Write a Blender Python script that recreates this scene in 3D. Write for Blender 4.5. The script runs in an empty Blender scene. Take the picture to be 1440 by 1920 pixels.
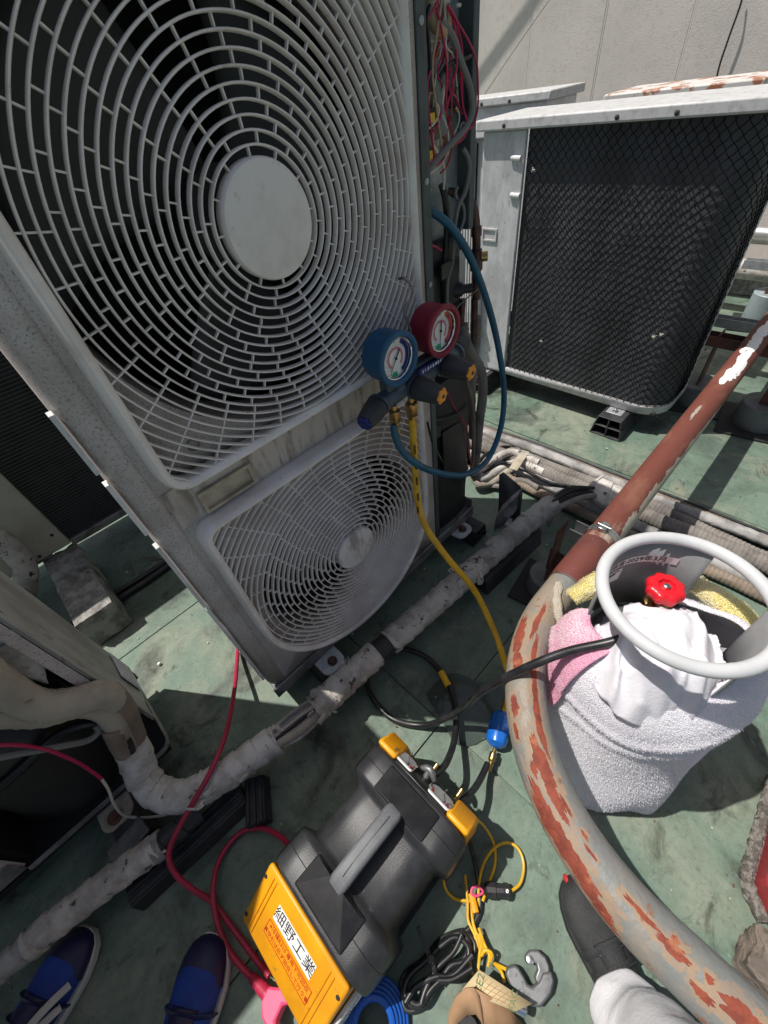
import bpy, bmesh, math, random
from mathutils import Vector, Matrix, noise
random.seed(7)
sc = bpy.context.scene
R = math.radians
# ------------------------------------------------------------------ camera
CAM_H = 1.45
FPX = 774.785                      # focal length in pixels of a 1440x1920 frame
_rv = Vector((2.17187325, -0.969726078, 0.243490112))
MW = Matrix.Rotation(_rv.length, 3, _rv.normalized())      # world -> (right, down, forward)
cam_d = bpy.data.cameras.new('camera'); cam = bpy.data.objects.new('camera', cam_d)
sc.collection.objects.link(cam); sc.camera = cam
cam_d.sensor_fit = 'VERTICAL'; cam_d.sensor_height = 24.0; cam_d.lens = FPX / 1920 * 24.0
cam_d.clip_start = 0.02; cam_d.clip_end = 200
rot = Matrix((MW[0], -MW[1], -MW[2])).transposed()
cam.matrix_world = Matrix.Translation((0, 0, CAM_H)) @ rot.to_4x4()
# ------------------------------------------------------------------ light
KX, KY = 0.25, 0.35                # ground shift of a shadow per metre of height
sun_dir = Vector((-KX, KY, 1)).normalized()
w = bpy.data.worlds.new('World'); sc.world = w; w.use_nodes = True
nt = w.node_tree; bgn = nt.nodes['Background']
sky = nt.nodes.new('ShaderNodeTexSky'); sky.sky_type = 'NISHITA'; sky.sun_disc = False
sky.sun_elevation = math.asin(sun_dir.z); sky.sun_rotation = math.atan2(sun_dir.x, sun_dir.y)
sky.air_density = 1.0; sky.dust_density = 2.6; sky.ozone_density = 0.0
nt.links.new(sky.outputs[0], bgn.inputs[0]); bgn.inputs[1].default_value = 0.078
sl = bpy.data.lights.new('sun', 'SUN'); sl.energy = 4.8; sl.angle = R(0.53); sl.color = (1, 0.955, 0.89)
so = bpy.data.objects.new('sun', sl); sc.collection.objects.link(so)
so.rotation_euler = (-sun_dir).to_track_quat('-Z', 'Y').to_euler()
sc.view_settings.view_transform = 'Standard'; sc.view_settings.look = 'None'
sc.view_settings.exposure = 0.0; sc.view_settings.gamma = 1.0
sc.view_settings.use_curve_mapping = False
sc.render.engine = 'CYCLES'
sc.cycles.max_bounces = 8

# ------------------------------------------------------------------ helpers
def at(px, py, x=None, y=None, z=None):
    """measured photo position -> world point at a known depth plane"""
    d = MW.transposed() @ Vector((px - 720, py - 960, FPX))
    if x is not None: t = x / d.x
    elif y is not None: t = y / d.y
    else: t = (z - CAM_H) / d.z
    return Vector((0, 0, CAM_H)) + d * t

BASE = {}
def thing(name, label, cat, loc, group=None):
    o = bpy.data.objects.new(name, None); sc.collection.objects.link(o)
    o.location = loc; o.empty_display_size = 0.05
    o['label'] = label; o['category'] = cat
    if group: o['group'] = group
    BASE[o.name] = Vector(loc)
    return o

def finish(me, m, smooth, ang):
    if m is not None: me.materials.append(m)
    if smooth:
        for p in me.polygons: p.use_smooth = True
        me.set_sharp_from_angle(angle=R(ang))

def obj(name, bm, m, parent=None, loc=None, bevel=0, seg=2, smooth=True, ang=38, solid=0, recalc=True):
    if recalc: bmesh.ops.recalc_face_normals(bm, faces=bm.faces)
    me = bpy.data.meshes.new(name); bm.to_mesh(me); bm.free()
    b = BASE[parent.name] if parent is not None else Vector(loc or (0, 0, 0))
    me.transform(Matrix.Translation(-b))
    finish(me, m, smooth, ang)
    o = bpy.data.objects.new(name, me); sc.collection.objects.link(o)
    if parent is not None: o.parent = parent
    else: o.location = b
    BASE[o.name] = b
    if solid:
        s = o.modifiers.new('solid', 'SOLIDIFY'); s.thickness = solid; s.offset = 0
    if bevel:
        v = o.modifiers.new('bevel', 'BEVEL'); v.width = bevel; v.segments = seg; v.limit_method = 'ANGLE'
        v.angle_limit = R(40); v.harden_normals = False
    return o

def tag(o, label, cat, group=None):
    o['label'] = label; o['category'] = cat
    if group: o['group'] = group
    return o
def kind(o, k): o['kind'] = k; return o
def NB(): return bmesh.new()

def box(bm, x0, x1, y0, y1, z0, z1):
    v = [bm.verts.new(c) for c in ((x0,y0,z0),(x1,y0,z0),(x1,y1,z0),(x0,y1,z0),(x0,y0,z1),(x1,y0,z1),(x1,y1,z1),(x0,y1,z1))]
    for f in ((0,3,2,1),(4,5,6,7),(0,1,5,4),(1,2,6,5),(2,3,7,6),(3,0,4,7)): bm.faces.new([v[i] for i in f])
    return bm
def obox(bm, c, size, m=None):
    c = Vector(c); m = m or Matrix.Identity(3); s = Vector(size) / 2
    v = [bm.verts.new(c + m @ Vector((sx*s.x, sy*s.y, sz*s.z))) for sx, sy, sz in ((-1,-1,-1),(1,-1,-1),(1,1,-1),(-1,1,-1),(-1,-1,1),(1,-1,1),(1,1,1),(-1,1,1))]
    for f in ((0,3,2,1),(4,5,6,7),(0,1,5,4),(1,2,6,5),(2,3,7,6),(3,0,4,7)): bm.faces.new([v[i] for i in f])
    return bm
def rz(a): return Matrix.Rotation(a, 3, 'Z')
def frame(d, up=(0, 0, 1)):
    """3x3 with columns: side, up', d"""
    d = Vector(d).normalized(); up = Vector(up)
    if abs(d.dot(up.normalized())) > .98: up = Vector((0, 1, 0)) if abs(d.y) < .9 else Vector((1, 0, 0))
    s = up.cross(d).normalized(); u = d.cross(s)
    return Matrix((s, u, d)).transposed()

def spl(pts, k=8, closed=False):
    P = [Vector(p) for p in pts]; n = len(P); out = []
    rng = range(n) if closed else range(n - 1)
    for i in rng:
        g = (lambda j: P[j % n]) if closed else (lambda j: P[max(0, min(n - 1, j))])
        a, b, c, d = g(i-1), g(i), g(i+1), g(i+2)
        for q in range(k):
            t = q / k
            out.append(0.5*((2*b) + (c-a)*t + (2*a-5*b+4*c-d)*t*t + (3*b-a-3*c+d)*t**3))
    if not closed: out.append(P[-1])
    return out

def tube(bm, pts, r, n=10, cap=True, closed=False, rf=None, flat=None):
    """sweep a ring along pts; r number or list; rf(s, theta, i) adds to the radius; flat=(a,b) scales the ring"""
    P = [Vector(p) for p in pts]; N = len(P); rings = []
    T = []
    for i in range(N):
        if closed: t = P[(i+1) % N] - P[i-1]
        else: t = P[min(i+1, N-1)] - P[max(i-1, 0)]
        T.append(t.normalized() if t.length > 1e-9 else Vector((0,0,1)))
    f = frame(T[0]); side = f.col[0].copy(); s = 0
    for i in range(N):
        if i: s += (P[i]-P[i-1]).length
        side = (side - T[i]*side.dot(T[i]))
        side = side.normalized() if side.length > 1e-6 else frame(T[i]).col[0]
        up = T[i].cross(side); rr = r[i] if isinstance(r, (list, tuple)) else r
        ring = []
        for k in range(n):
            a = 2*math.pi*k/n; q = rr + (rf(s, a, i) if rf else 0)
            fa, fb = flat if flat else (1, 1)
            ring.append(bm.verts.new(P[i] + side*math.cos(a)*q*fa + up*math.sin(a)*q*fb))
        rings.append(ring)
    for i in range(N if closed else N-1):
        A, B = rings[i], rings[(i+1) % N]
        for k in range(n): bm.faces.new((A[k], A[(k+1) % n], B[(k+1) % n], B[k]))
    if cap and not closed:
        bm.faces.new(rings[0][::-1]); bm.faces.new(rings[-1])
    return bm

def lathe(bm, prof, c=(0,0,0), d=(0,0,1), n=32, cap=True, rmod=None, up=(0,0,1)):
    m = frame(d, up); c = Vector(c); rings = []
    for (r, h) in prof:
        ring = []
        for k in range(n):
            a = 2*math.pi*k/n; q = r*(rmod(a, h) if rmod else 1)
            ring.append(bm.verts.new(c + m @ Vector((q*math.cos(a), q*math.sin(a), h))))
        rings.append(ring)
    for A, B in zip(rings, rings[1:]):
        for k in range(n): bm.faces.new((A[k], A[(k+1) % n], B[(k+1) % n], B[k]))
    if cap: bm.faces.new(rings[0][::-1]); bm.faces.new(rings[-1])
    return bm
def cyl(bm, a, b, r, n=16, r2=None):
    a, b = Vector(a), Vector(b); return lathe(bm, [(r, 0), (r if r2 is None else r2, (b-a).length)], a, b-a, n)

def prism(bm, poly, c, m, depth):
    """poly in (col0,col1) of m, extruded along col2"""
    c = Vector(c)
    lo = [bm.verts.new(c + m @ Vector((x, y, 0))) for x, y in poly]
    hi = [bm.verts.new(c + m @ Vector((x, y, depth))) for x, y in poly]
    n = len(poly); bm.faces.new(lo[::-1]); bm.faces.new(hi)
    for i in range(n): bm.faces.new((lo[i], lo[(i+1) % n], hi[(i+1) % n], hi[i]))
    return bm
XZ = Matrix(((1,0,0),(0,0,1),(0,1,0)))          # poly (x,z), extruded along +y
def loft(bm, secs, cap=True, closed=True):
    rings = [[bm.verts.new(p) for p in s] for s in secs]
    n = len(rings[0])
    for A, B in zip(rings, rings[1:]):
        for k in range(n if closed else n-1): bm.faces.new((A[k], A[(k+1) % n], B[(k+1) % n], B[k]))
    if cap: bm.faces.new(rings[0][::-1]); bm.faces.new(rings[-1])
    return bm
def rrect(x0, x1, y0, y1, r, n=6):
    rs = r if isinstance(r, (list, tuple)) else (r, r, r, r)    # bl, br, tr, tl
    out = []
    for (cx, cy, a0, q) in ((x0+rs[0], y0+rs[0], 180, rs[0]), (x1-rs[1], y0+rs[1], 270, rs[1]), (x1-rs[2], y1-rs[2], 0, rs[2]), (x0+rs[3], y1-rs[3], 90, rs[3])):
        k = n if q < .15 else 18
        for i in range(k+1):
            a = R(a0 + 90*i/k); out.append((cx + q*math.cos(a), cy + q*math.sin(a)))
    return out
def nz(p, s=1.0, o=0.0): return noise.noise(Vector(p)*s + Vector((o, o*1.7, -o)))

def text(name, body, size, m, c, mat3, parent, align='CENTER', ext=0.0003, shear=0, cyl_fit=None):
    cu = bpy.data.curves.new(name, 'FONT'); cu.body = body; cu.size = size; cu.align_x = align; cu.align_y = 'CENTER'
    cu.extrude = ext; cu.shear = shear; cu.resolution_u = 3
    o = bpy.data.objects.new('tmp', cu); sc.collection.objects.link(o)
    dg = bpy.context.evaluated_depsgraph_get(); me = bpy.data.meshes.new_from_object(o.evaluated_get(dg))
    bpy.data.objects.remove(o); bpy.data.curves.remove(cu)
    b = BASE[parent.name]
    for v in me.vertices:
        p = v.co.copy()
        v.co = (cyl_fit(p) if cyl_fit else Vector(c) + mat3 @ p) - b
    me.materials.clear(); me.materials.append(m); me.name = name
    t = bpy.data.objects.new(name, me); sc.collection.objects.link(t); t.parent = parent; BASE[t.name] = b
    return t

# ------------------------------------------------------------------ materials
def mat(name, col, rough=.5, metal=0., col2=None, scale=8., lo=.45, hi=.6, detail=8., col3=None, scale3=30., lo3=.6, hi3=.66,
        bump=0., bscale=80., bdist=.002, stretch=(1,1,1), spec=.5, rvar=0., off=0., sheen=0., trans=0., coat=0., wave=None, dist=0.):
    m = bpy.data.materials.new(name); m.use_nodes = True; t = m.node_tree; N = t.nodes; L = t.links
    b = N['Principled BSDF']; b.inputs['Roughness'].default_value = rough; b.inputs['Metallic'].default_value = metal
    b.inputs['Specular IOR Level'].default_value = spec
    if sheen: b.inputs['Sheen Weight'].default_value = sheen
    if trans: b.inputs['Transmission Weight'].default_value = trans
    if coat: b.inputs['Coat Weight'].default_value = coat
    b.inputs['Base Color'].default_value = (*col, 1)
    tc = N.new('ShaderNodeTexCoord'); mp = N.new('ShaderNodeMapping'); L.new(tc.outputs['Object'], mp.inputs[0])
    mp.inputs['Scale'].default_value = stretch; mp.inputs['Location'].default_value = (off, off*1.3, off*.7)
    cur = None
    def layer(prev, prevcol, c2, s, lo, hi, det, o):
        n = N.new('ShaderNodeTexNoise'); n.inputs['Scale'].default_value = s; n.inputs['Detail'].default_value = det
        n.inputs['Roughness'].default_value = .62; n.inputs['Distortion'].default_value = dist
        if o:
            a = N.new('ShaderNodeVectorMath'); a.inputs[1].default_value = (o, o, o); L.new(mp.outputs[0], a.inputs[0]); L.new(a.outputs[0], n.inputs['Vector'])
        else: L.new(mp.outputs[0], n.inputs['Vector'])
        r = N.new('ShaderNodeMapRange'); r.inputs['From Min'].default_value = lo; r.inputs['From Max'].default_value = hi; L.new(n.outputs[0], r.inputs['Value'])
        x = N.new('ShaderNodeMix'); x.data_type = 'RGBA'; L.new(r.outputs[0], x.inputs['Factor'])
        if prev: L.new(prev, x.inputs['A'])
        else: x.inputs['A'].default_value = (*prevcol, 1)
        x.inputs['B'].default_value = (*c2, 1)
        return x.outputs['Result'], r.outputs[0]
    if col2: cur, f1 = layer(None, col, col2, scale, lo, hi, detail, 0)
    if col3: cur, f3 = layer(cur, col, col3, scale3, lo3, hi3, detail, 7.3)
    if cur: L.new(cur, b.inputs['Base Color'])
    if rvar and col2:
        r = N.new('ShaderNodeMapRange'); r.inputs['To Min'].default_value = rough; r.inputs['To Max'].default_value = max(.05, min(1, rough+rvar)); L.new(f1, r.inputs['Value']); L.new(r.outputs[0], b.inputs['Roughness'])
    if bump or wave:
        bp = N.new('ShaderNodeBump'); bp.inputs['Strength'].default_value = bump or 1; bp.inputs['Distance'].default_value = bdist
        if wave:
            wv = N.new('ShaderNodeTexWave'); wv.bands_direction = wave[0]; wv.inputs['Scale'].default_value = wave[1]; L.new(mp.outputs[0], wv.inputs['Vector']); L.new(wv.outputs['Fac'], bp.inputs['Height'])
        else:
            n = N.new('ShaderNodeTexNoise'); n.inputs['Scale'].default_value = bscale; n.inputs['Detail'].default_value = 6; L.new(mp.outputs[0], n.inputs['Vector']); L.new(n.outputs[0], bp.inputs['Height'])
        L.new(bp.outputs[0], b.inputs['Normal'])
    return m

G = {}
G['floor'] = mat('green_membrane', (.128,.192,.148), .6, col2=(.25,.272,.21), scale=3.2, lo=.43, hi=.66, col3=(.055,.065,.055), scale3=4.6, lo3=.52, hi3=.68, bump=.35, bscale=55, bdist=.004, rvar=.15, dist=.6)
G['floor_b'] = mat('green_membrane_faded', (.150,.212,.166), .6, col2=(.09,.128,.102), scale=3.6, lo=.42, hi=.66, col3=(.24,.25,.19), scale3=5., lo3=.53, hi3=.70, bump=.35, bscale=55, bdist=.004, off=3, dist=.6)
def dots(m):
    t = m.node_tree; N = t.nodes; L = t.links; bp = next(n for n in N if n.type == 'BUMP'); mp = next(n for n in N if n.type == 'MAPPING')
    v = N.new('ShaderNodeTexVoronoi'); v.inputs['Scale'].default_value = 26; v.inputs['Randomness'].default_value = .25; L.new(mp.outputs[0], v.inputs['Vector'])
    r = N.new('ShaderNodeMapRange'); r.inputs['From Min'].default_value = .10; r.inputs['From Max'].default_value = .16; r.inputs['To Min'].default_value = 1; r.inputs['To Max'].default_value = 0; L.new(v.outputs['Distance'], r.inputs['Value'])
    b2 = N.new('ShaderNodeBump'); b2.inputs['Strength'].default_value = .5; b2.inputs['Distance'].default_value = .002; L.new(r.outputs[0], b2.inputs['Height']); L.new(bp.outputs[0], b2.inputs['Normal']); L.new(b2.outputs[0], N['Principled BSDF'].inputs['Normal'])
def grime(m):
    t = m.node_tree; N = t.nodes; L = t.links; b = N['Principled BSDF']; src = b.inputs['Base Color'].links[0].from_socket; mp = next(n for n in N if n.type == 'MAPPING'); cur = src
    for s, lo, hi, c, o in ((17, .42, .70, (.74,.76,.72), 1.), (70, .52, .68, (.70,.70,.66), 4.), (5.5, .56, .66, (.34,.33,.30), 9.)):
        n = N.new('ShaderNodeTexNoise'); n.inputs['Scale'].default_value = s; n.inputs['Detail'].default_value = 9; n.inputs['Roughness'].default_value = .7; n.inputs['Distortion'].default_value = .8
        a_ = N.new('ShaderNodeVectorMath'); a_.inputs[1].default_value = (o, o, o); L.new(mp.outputs[0], a_.inputs[0]); L.new(a_.outputs[0], n.inputs['Vector'])
        r = N.new('ShaderNodeMapRange'); r.inputs['From Min'].default_value = lo; r.inputs['From Max'].default_value = hi; L.new(n.outputs[0], r.inputs['Value'])
        x = N.new('ShaderNodeMix'); x.data_type = 'RGBA'; x.blend_type = 'MULTIPLY'; L.new(r.outputs[0], x.inputs['Factor']); L.new(cur, x.inputs['A']); x.inputs['B'].default_value = (*c, 1); cur = x.outputs['Result']
    L.new(cur, b.inputs['Base Color'])
for m in (G['floor'], G['floor_b']): dots(m); grime(m)
G['patch'] = mat('teal_patch', (.085,.155,.145), .55, col2=(.13,.19,.165), scale=4, bump=.2, bscale=50)
G['grille'] = mat('grille_plastic', (.80,.755,.725), .5, col2=(.64,.58,.535), scale=9, lo=.45, hi=.68, col3=(.50,.44,.40), scale3=60, lo3=.62, hi3=.74, bump=.06, bscale=300, bdist=.001)
G['hub2'] = mat('stained_hub_plastic', (.70,.68,.67), .55, col2=(.36,.335,.315), scale=22, lo=.5, hi=.62, stretch=(1,1,.35), bump=.05, bscale=200)
G['cab'] = mat('cabinet_dirty_paint', (.58,.525,.50), .62, col2=(.42,.365,.34), scale=7, lo=.4, hi=.62, col3=(.24,.205,.19), scale3=260, lo3=.52, hi3=.66, bump=.15, bscale=200, bdist=.001)
G['strip'] = mat('panel_streaked', (.52,.465,.42), .65, col2=(.26,.22,.185), scale=45, lo=.48, hi=.62, col3=(.36,.32,.29), scale3=9, lo3=.5, hi3=.6, stretch=(1,1,.22), bump=.1, bscale=200)
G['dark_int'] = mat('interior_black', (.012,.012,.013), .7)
G['fan'] = mat('fan_grey', (.05,.05,.053), .5)
G['coil'] = mat('coil_fins', (.05,.052,.056), .45, .3, col2=(.03,.03,.033), scale=12, wave=('X', 130), bump=.6, bdist=.002)
G['post'] = mat('post_greygreen', (.075,.095,.10), .5, col2=(.05,.062,.065), scale=9, bump=.05, bscale=120)
G['galv'] = mat('galvanised_sheet', (.42,.44,.45), .42, .35, col2=(.32,.34,.36), scale=26, bump=.05, bscale=90)
G['pan'] = mat('base_pan_metal', (.20,.20,.20), .55, .1, col2=(.10,.10,.10), scale=14, bump=.15, bscale=120)
G['panl'] = mat('pan_flange', (.27,.265,.26), .5, .1, col2=(.14,.135,.13), scale=18, bump=.1, bscale=120)
G['slab'] = mat('slab_grey_panel', (.40,.395,.38), .6, .05, col2=(.25,.24,.225), scale=10, lo=.42, hi=.62, col3=(.12,.115,.105), scale3=40, lo3=.62, hi3=.68, stretch=(1,1,.3), bump=.1, bscale=120)
G['blk'] = mat('black_plastic', (.018,.018,.020), .45, col2=(.035,.035,.036), scale=15, bump=.1, bscale=150)
G['blkblock'] = mat('black_rubber_block', (.022,.023,.026), .6, col2=(.05,.05,.052), scale=10, bump=.2, bscale=120)
G['jacket'] = mat('black_jacket', (.022,.021,.021), .55, col2=(.05,.046,.043), scale=9, lo=.5, hi=.75, bump=.5, bscale=14, bdist=.006)
G['beige'] = mat('beige_handle', (.46,.40,.31), .6, col2=(.33,.28,.21), scale=22)
G['white'] = mat('white_paint', (.70,.70,.70), .5, col2=(.55,.55,.55), scale=9, col3=(.40,.39,.37), scale3=60, lo3=.62, hi3=.72, bump=.06, bscale=120)
G['whitedirty'] = mat('weathered_white_panel', (.62,.63,.64), .55, col2=(.45,.455,.46), scale=14, lo=.4, hi=.62, col3=(.33,.33,.33), scale3=55, lo3=.58, hi3=.7, stretch=(1,1,.5), bump=.08, bscale=140)
G['lid'] = mat('weathered_lid', (.56,.56,.56), .5, col2=(.40,.395,.39), scale=30, lo=.48, hi=.68, bump=.1, bscale=100)
G['lidrust'] = mat('rust_edge', (.62,.60,.57), .55, col2=(.36,.15,.08), scale=11, lo=.53, hi=.58, bump=.1, bscale=90)
G['cream'] = mat('cream_panel', (.52,.50,.42), .55, col2=(.43,.41,.34), scale=6, col3=(.25,.22,.18), scale3=60, lo3=.66, hi3=.72, bump=.05, bscale=120)
G['conc'] = mat('concrete_block', (.34,.33,.31), .85, col2=(.16,.155,.145), scale=22, lo=.42, hi=.6, col3=(.07,.08,.04), scale3=5, lo3=.56, hi3=.68, bump=.9, bscale=60, bdist=.01)
G['wall'] = mat('wall_panel_render', (.64,.59,.54), .85, col2=(.55,.51,.47), scale=1.6, lo=.38, hi=.66, col3=(.50,.455,.415), scale3=34, lo3=.52, hi3=.75, bump=.3, bscale=110, bdist=.006)
G['coilR'] = mat('coil_dark_weathered', (.090,.095,.106), .6, .1, col2=(.050,.053,.058), scale=5, lo=.4, hi=.62, col3=(.12,.12,.12), scale3=18, lo3=.6, hi3=.72, bump=.5, bscale=260, bdist=.003, stretch=(1,1,.25))
G['net'] = mat('net_black', (.006,.006,.006), .9, spec=.1)
G['netl'] = mat('net_grey', (.10,.105,.11), .5)
G['rust'] = mat('rust_primer', (.150,.040,.027), .72, col2=(.205,.082,.052), scale=9, lo=.52, hi=.66, col3=(.40,.34,.27), scale3=6.5, lo3=.58, hi3=.66, bump=.35, bscale=70, bdist=.003, stretch=(.45,1,1), rvar=.15)
G['sleeve'] = mat('redbrown_sleeve', (.155,.045,.035), .5, col2=(.11,.036,.03), scale=12, col3=(.30,.22,.17), scale3=40, lo3=.68, hi3=.74, bump=.08, bscale=90)
G['bend'] = mat('galvanised_rusted', (.205,.212,.205), .6, .15, col2=(.30,.245,.185), scale=6, lo=.44, hi=.60, col3=(.27,.13,.075), scale3=34, lo3=.61, hi3=.66, bump=.6, bscale=90, bdist=.003)
G['stain'] = mat('rust_stain_halo', (.30,.215,.145), .7, .05, col2=(.24,.20,.165), scale=30, col3=(.20,.10,.06), scale3=36, lo3=.6, hi3=.68, bump=.4, bscale=90, bdist=.003)
G['rustpatch'] = mat('rust_red_patch', (.25,.055,.028), .8, col2=(.17,.036,.022), scale=40, col3=(.34,.12,.06), scale3=26, lo3=.58, hi3=.66, bump=.7, bscale=130, bdist=.003)
G['baremetal'] = mat('bare_grey_patch', (.36,.34,.29), .6, .15, col2=(.46,.38,.27), scale=24, bump=.5, bscale=90, bdist=.003)
G['wet'] = mat('wet_film', (.045,.062,.052), .06, col2=(.06,.08,.066), scale=8, bump=.25, bscale=30, bdist=.004)
G['joint'] = mat('joint_lit_edge', (.66,.62,.57), .8)  # paler than the wall: lit panel edges put into the colour
G['steel'] = mat('steel_clamp', (.62,.63,.64), .28, 1., col2=(.45,.45,.45), scale=20)
G['rustdark'] = mat('rust_dark', (.13,.05,.035), .75, col2=(.07,.035,.03), scale=12, bump=.3, bscale=70)
G['tape'] = mat('pipe_tape_aged', (.55,.51,.47), .75, col2=(.34,.31,.28), scale=16, lo=.42, hi=.60, col3=(.05,.046,.043), scale3=34, lo3=.60, hi3=.64, bump=.5, bscale=70, bdist=.004)
G['tapewhite'] = mat('pipe_tape_pale', (.60,.57,.53), .7, col2=(.42,.385,.35), scale=18, col3=(.10,.09,.085), scale3=44, lo3=.62, hi3=.66, bump=.45, bscale=60, bdist=.004)
G['tapegrey'] = mat('pipe_tape_grey', (.38,.37,.355), .75, col2=(.22,.21,.20), scale=12, col3=(.36,.35,.33), scale3=30, lo3=.6, hi3=.7, bump=.5, bscale=70, bdist=.004)
G['blacktape'] = mat('black_tape', (.03,.03,.031), .5, bump=.5, bscale=70, bdist=.004)
def weave(name, c1, c2):
    m = mat(name, c1, .75, col2=c2, scale=12, lo=.42, hi=.65, col3=(.12,.10,.08), scale3=24, lo3=.64, hi3=.72)
    t = m.node_tree; N = t.nodes; L = t.links
    br = N.new('ShaderNodeTexWave'); br.bands_direction = 'DIAGONAL'; br.inputs['Scale'].default_value = 95
    b2 = N.new('ShaderNodeTexWave'); b2.bands_direction = 'Z'; b2.inputs['Scale'].default_value = 95
    tc = N['Texture Coordinate']; L.new(tc.outputs['Object'], br.inputs['Vector']); L.new(tc.outputs['Object'], b2.inputs['Vector'])
    a = N.new('ShaderNodeMath'); a.operation = 'ADD'; L.new(br.outputs['Fac'], a.inputs[0]); L.new(b2.outputs['Fac'], a.inputs[1])
    bp = N.new('ShaderNodeBump'); bp.inputs['Strength'].default_value = .55; bp.inputs['Distance'].default_value = .0025; L.new(a.outputs[0], bp.inputs['Height'])
    L.new(bp.outputs[0], N['Principled BSDF'].inputs['Normal']); return m
G['insul'] = weave('insulation_cream', (.47,.42,.34), (.36,.31,.25))
G['insul_g'] = weave('insulation_grey', (.27,.245,.22), (.15,.135,.12))
G['insul_b'] = weave('insulation_brown', (.30,.235,.18), (.20,.155,.12))
def plain(name, c, rough=.45, metal=0, **k): G[name] = mat(name, c, rough, metal, **k); return G[name]
plain('bluehose', (.012,.115,.20), .38, col2=(.010,.085,.15), scale=12, bump=.05, bscale=120)
plain('yellowhose', (.72,.42,.015), .4, col2=(.58,.33,.015), scale=20, bump=.05, bscale=120)
plain('blackhose', (.014,.014,.016), .38, col2=(.03,.03,.032), scale=25, bump=.08, bscale=160)
plain('redcord', (.42,.022,.062), .45, col2=(.34,.018,.05), scale=14)
plain('pink', (.75,.075,.19), .5)
plain('brass', (.52,.36,.14), .3, 1., col2=(.34,.22,.09), scale=60)
plain('copper_dark', (.13,.075,.065), .5, .6, col2=(.07,.04,.04), scale=25)
plain('bluerub', (.012,.085,.19), .55, col2=(.018,.10,.21), scale=9, bump=.05, bscale=200)
plain('redrub', (.22,.010,.035), .5, col2=(.26,.014,.04), scale=9, bump=.05, bscale=200)
plain('manif', (.10,.13,.16), .45, .4, col2=(.075,.095,.12), scale=20)
plain('knob', (.035,.038,.042), .6, bump=.1, bscale=250)
plain('orange', (.85,.33,.03), .5)
plain('navy', (.008,.02,.16), .5)
plain('dial', (.80,.80,.78), .5)
plain('dialpink', (.62,.20,.28), .6); plain('dialblue', (.02,.03,.22), .6); plain('dialred', (.65,.10,.08), .6); plain('dialgreen', (.01,.38,.17), .6)
plain('ink', (.012,.012,.014), .7)
plain('chrome', (.75,.75,.76), .12, 1.)
plain('case', (.020,.021,.024), .45, col2=(.034,.035,.038), scale=14, col3=(.075,.075,.078), scale3=55, lo3=.64, hi3=.72, bump=.35, bscale=420, bdist=.0012)
plain('casepad', (.012,.012,.013), .35, col2=(.022,.022,.023), scale=20)
plain('grip', (.13,.135,.145), .55, col2=(.10,.105,.115), scale=20, bump=.15, bscale=200)
plain('yellow', (.80,.345,.006), .42, col2=(.70,.285,.006), scale=9, col3=(.42,.21,.03), scale3=38, lo3=.63, hi3=.72, bump=.04, bscale=150)
plain('paper', (.80,.79,.77), .7)
plain('redlabel', (.60,.10,.015), .55); plain('redink', (.42,.02,.008), .6); plain('labelorange', (.80,.30,.01), .5)
plain('steelgrey', (.22,.225,.23), .45, .6, col2=(.15,.155,.16), scale=30)
plain('cylgrey', (.25,.255,.26), .4, col2=(.21,.215,.22), scale=8)
plain('ringgrey', (.58,.59,.60), .35, col2=(.52,.53,.54), scale=10, col3=(.12,.11,.10), scale3=26, lo3=.72, hi3=.735)
plain('knobred', (.62,.012,.022), .3)
def pile_mat(name, c):
    m = bpy.data.materials.new(name+'_pile'); m.use_nodes = True; N = m.node_tree.nodes; L = m.node_tree.links; N.remove(N['Principled BSDF'])
    df = N.new('ShaderNodeBsdfDiffuse'); tr = N.new('ShaderNodeBsdfTranslucent'); mx = N.new('ShaderNodeMixShader'); mx.inputs[0].default_value = .5
    for q in (df, tr): q.inputs['Color'].default_value = (*[min(.97, v*1.05) for v in c], 1)
    L.new(df.outputs[0], mx.inputs[1]); L.new(tr.outputs[0], mx.inputs[2]); L.new(mx.outputs[0], N['Material Output'].inputs[0]); G[name+'_pile'] = m
def terry(name, c, c2, c3=None, **k):
    pile_mat(name, tuple((p+q)/2 for p, q in zip(c, c2)))
    G[name] = mat(name, c, .95, col2=c2, scale=9, lo=.48, hi=.62, col3=c3, scale3=13, lo3=.55, hi3=.66, bump=1., bscale=420, bdist=.005, sheen=.3, spec=.1, **k)
terry('towel', (.90,.89,.93), (.86,.84,.91), (.88,.82,.89))
terry('towelpink', (.86,.42,.58), (.90,.74,.80)); terry('towelyellow', (.84,.74,.30), (.90,.87,.74))
plain('clothwhite', (.70,.69,.73), .9, col2=(.62,.60,.66), scale=8, bump=.3, bscale=160, bdist=.003)
plain('trousers', (.72,.72,.75), .85, bump=.25, bscale=160, bdist=.003, col2=(.66,.66,.69), scale=6)
plain('khaki', (.085,.075,.062), .85, bump=.3, bscale=180, col2=(.065,.058,.05), scale=8)
plain('shoeblue', (.010,.055,.34), .7, bump=.5, bscale=420, bdist=.002, col2=(.008,.035,.24), scale=8)
plain('shoenavy', (.012,.012,.06), .5, bump=.3, bscale=240); plain('solewhite', (.55,.54,.52), .6); plain('stripe', (.50,.49,.47), .6)
plain('shoeblack', (.022,.023,.025), .7, bump=.8, bscale=330, bdist=.003, col2=(.035,.036,.038), scale=14); plain('soleblack', (.012,.012,.013), .6); plain('soletrim', (.55,.03,.03), .5)
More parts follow.
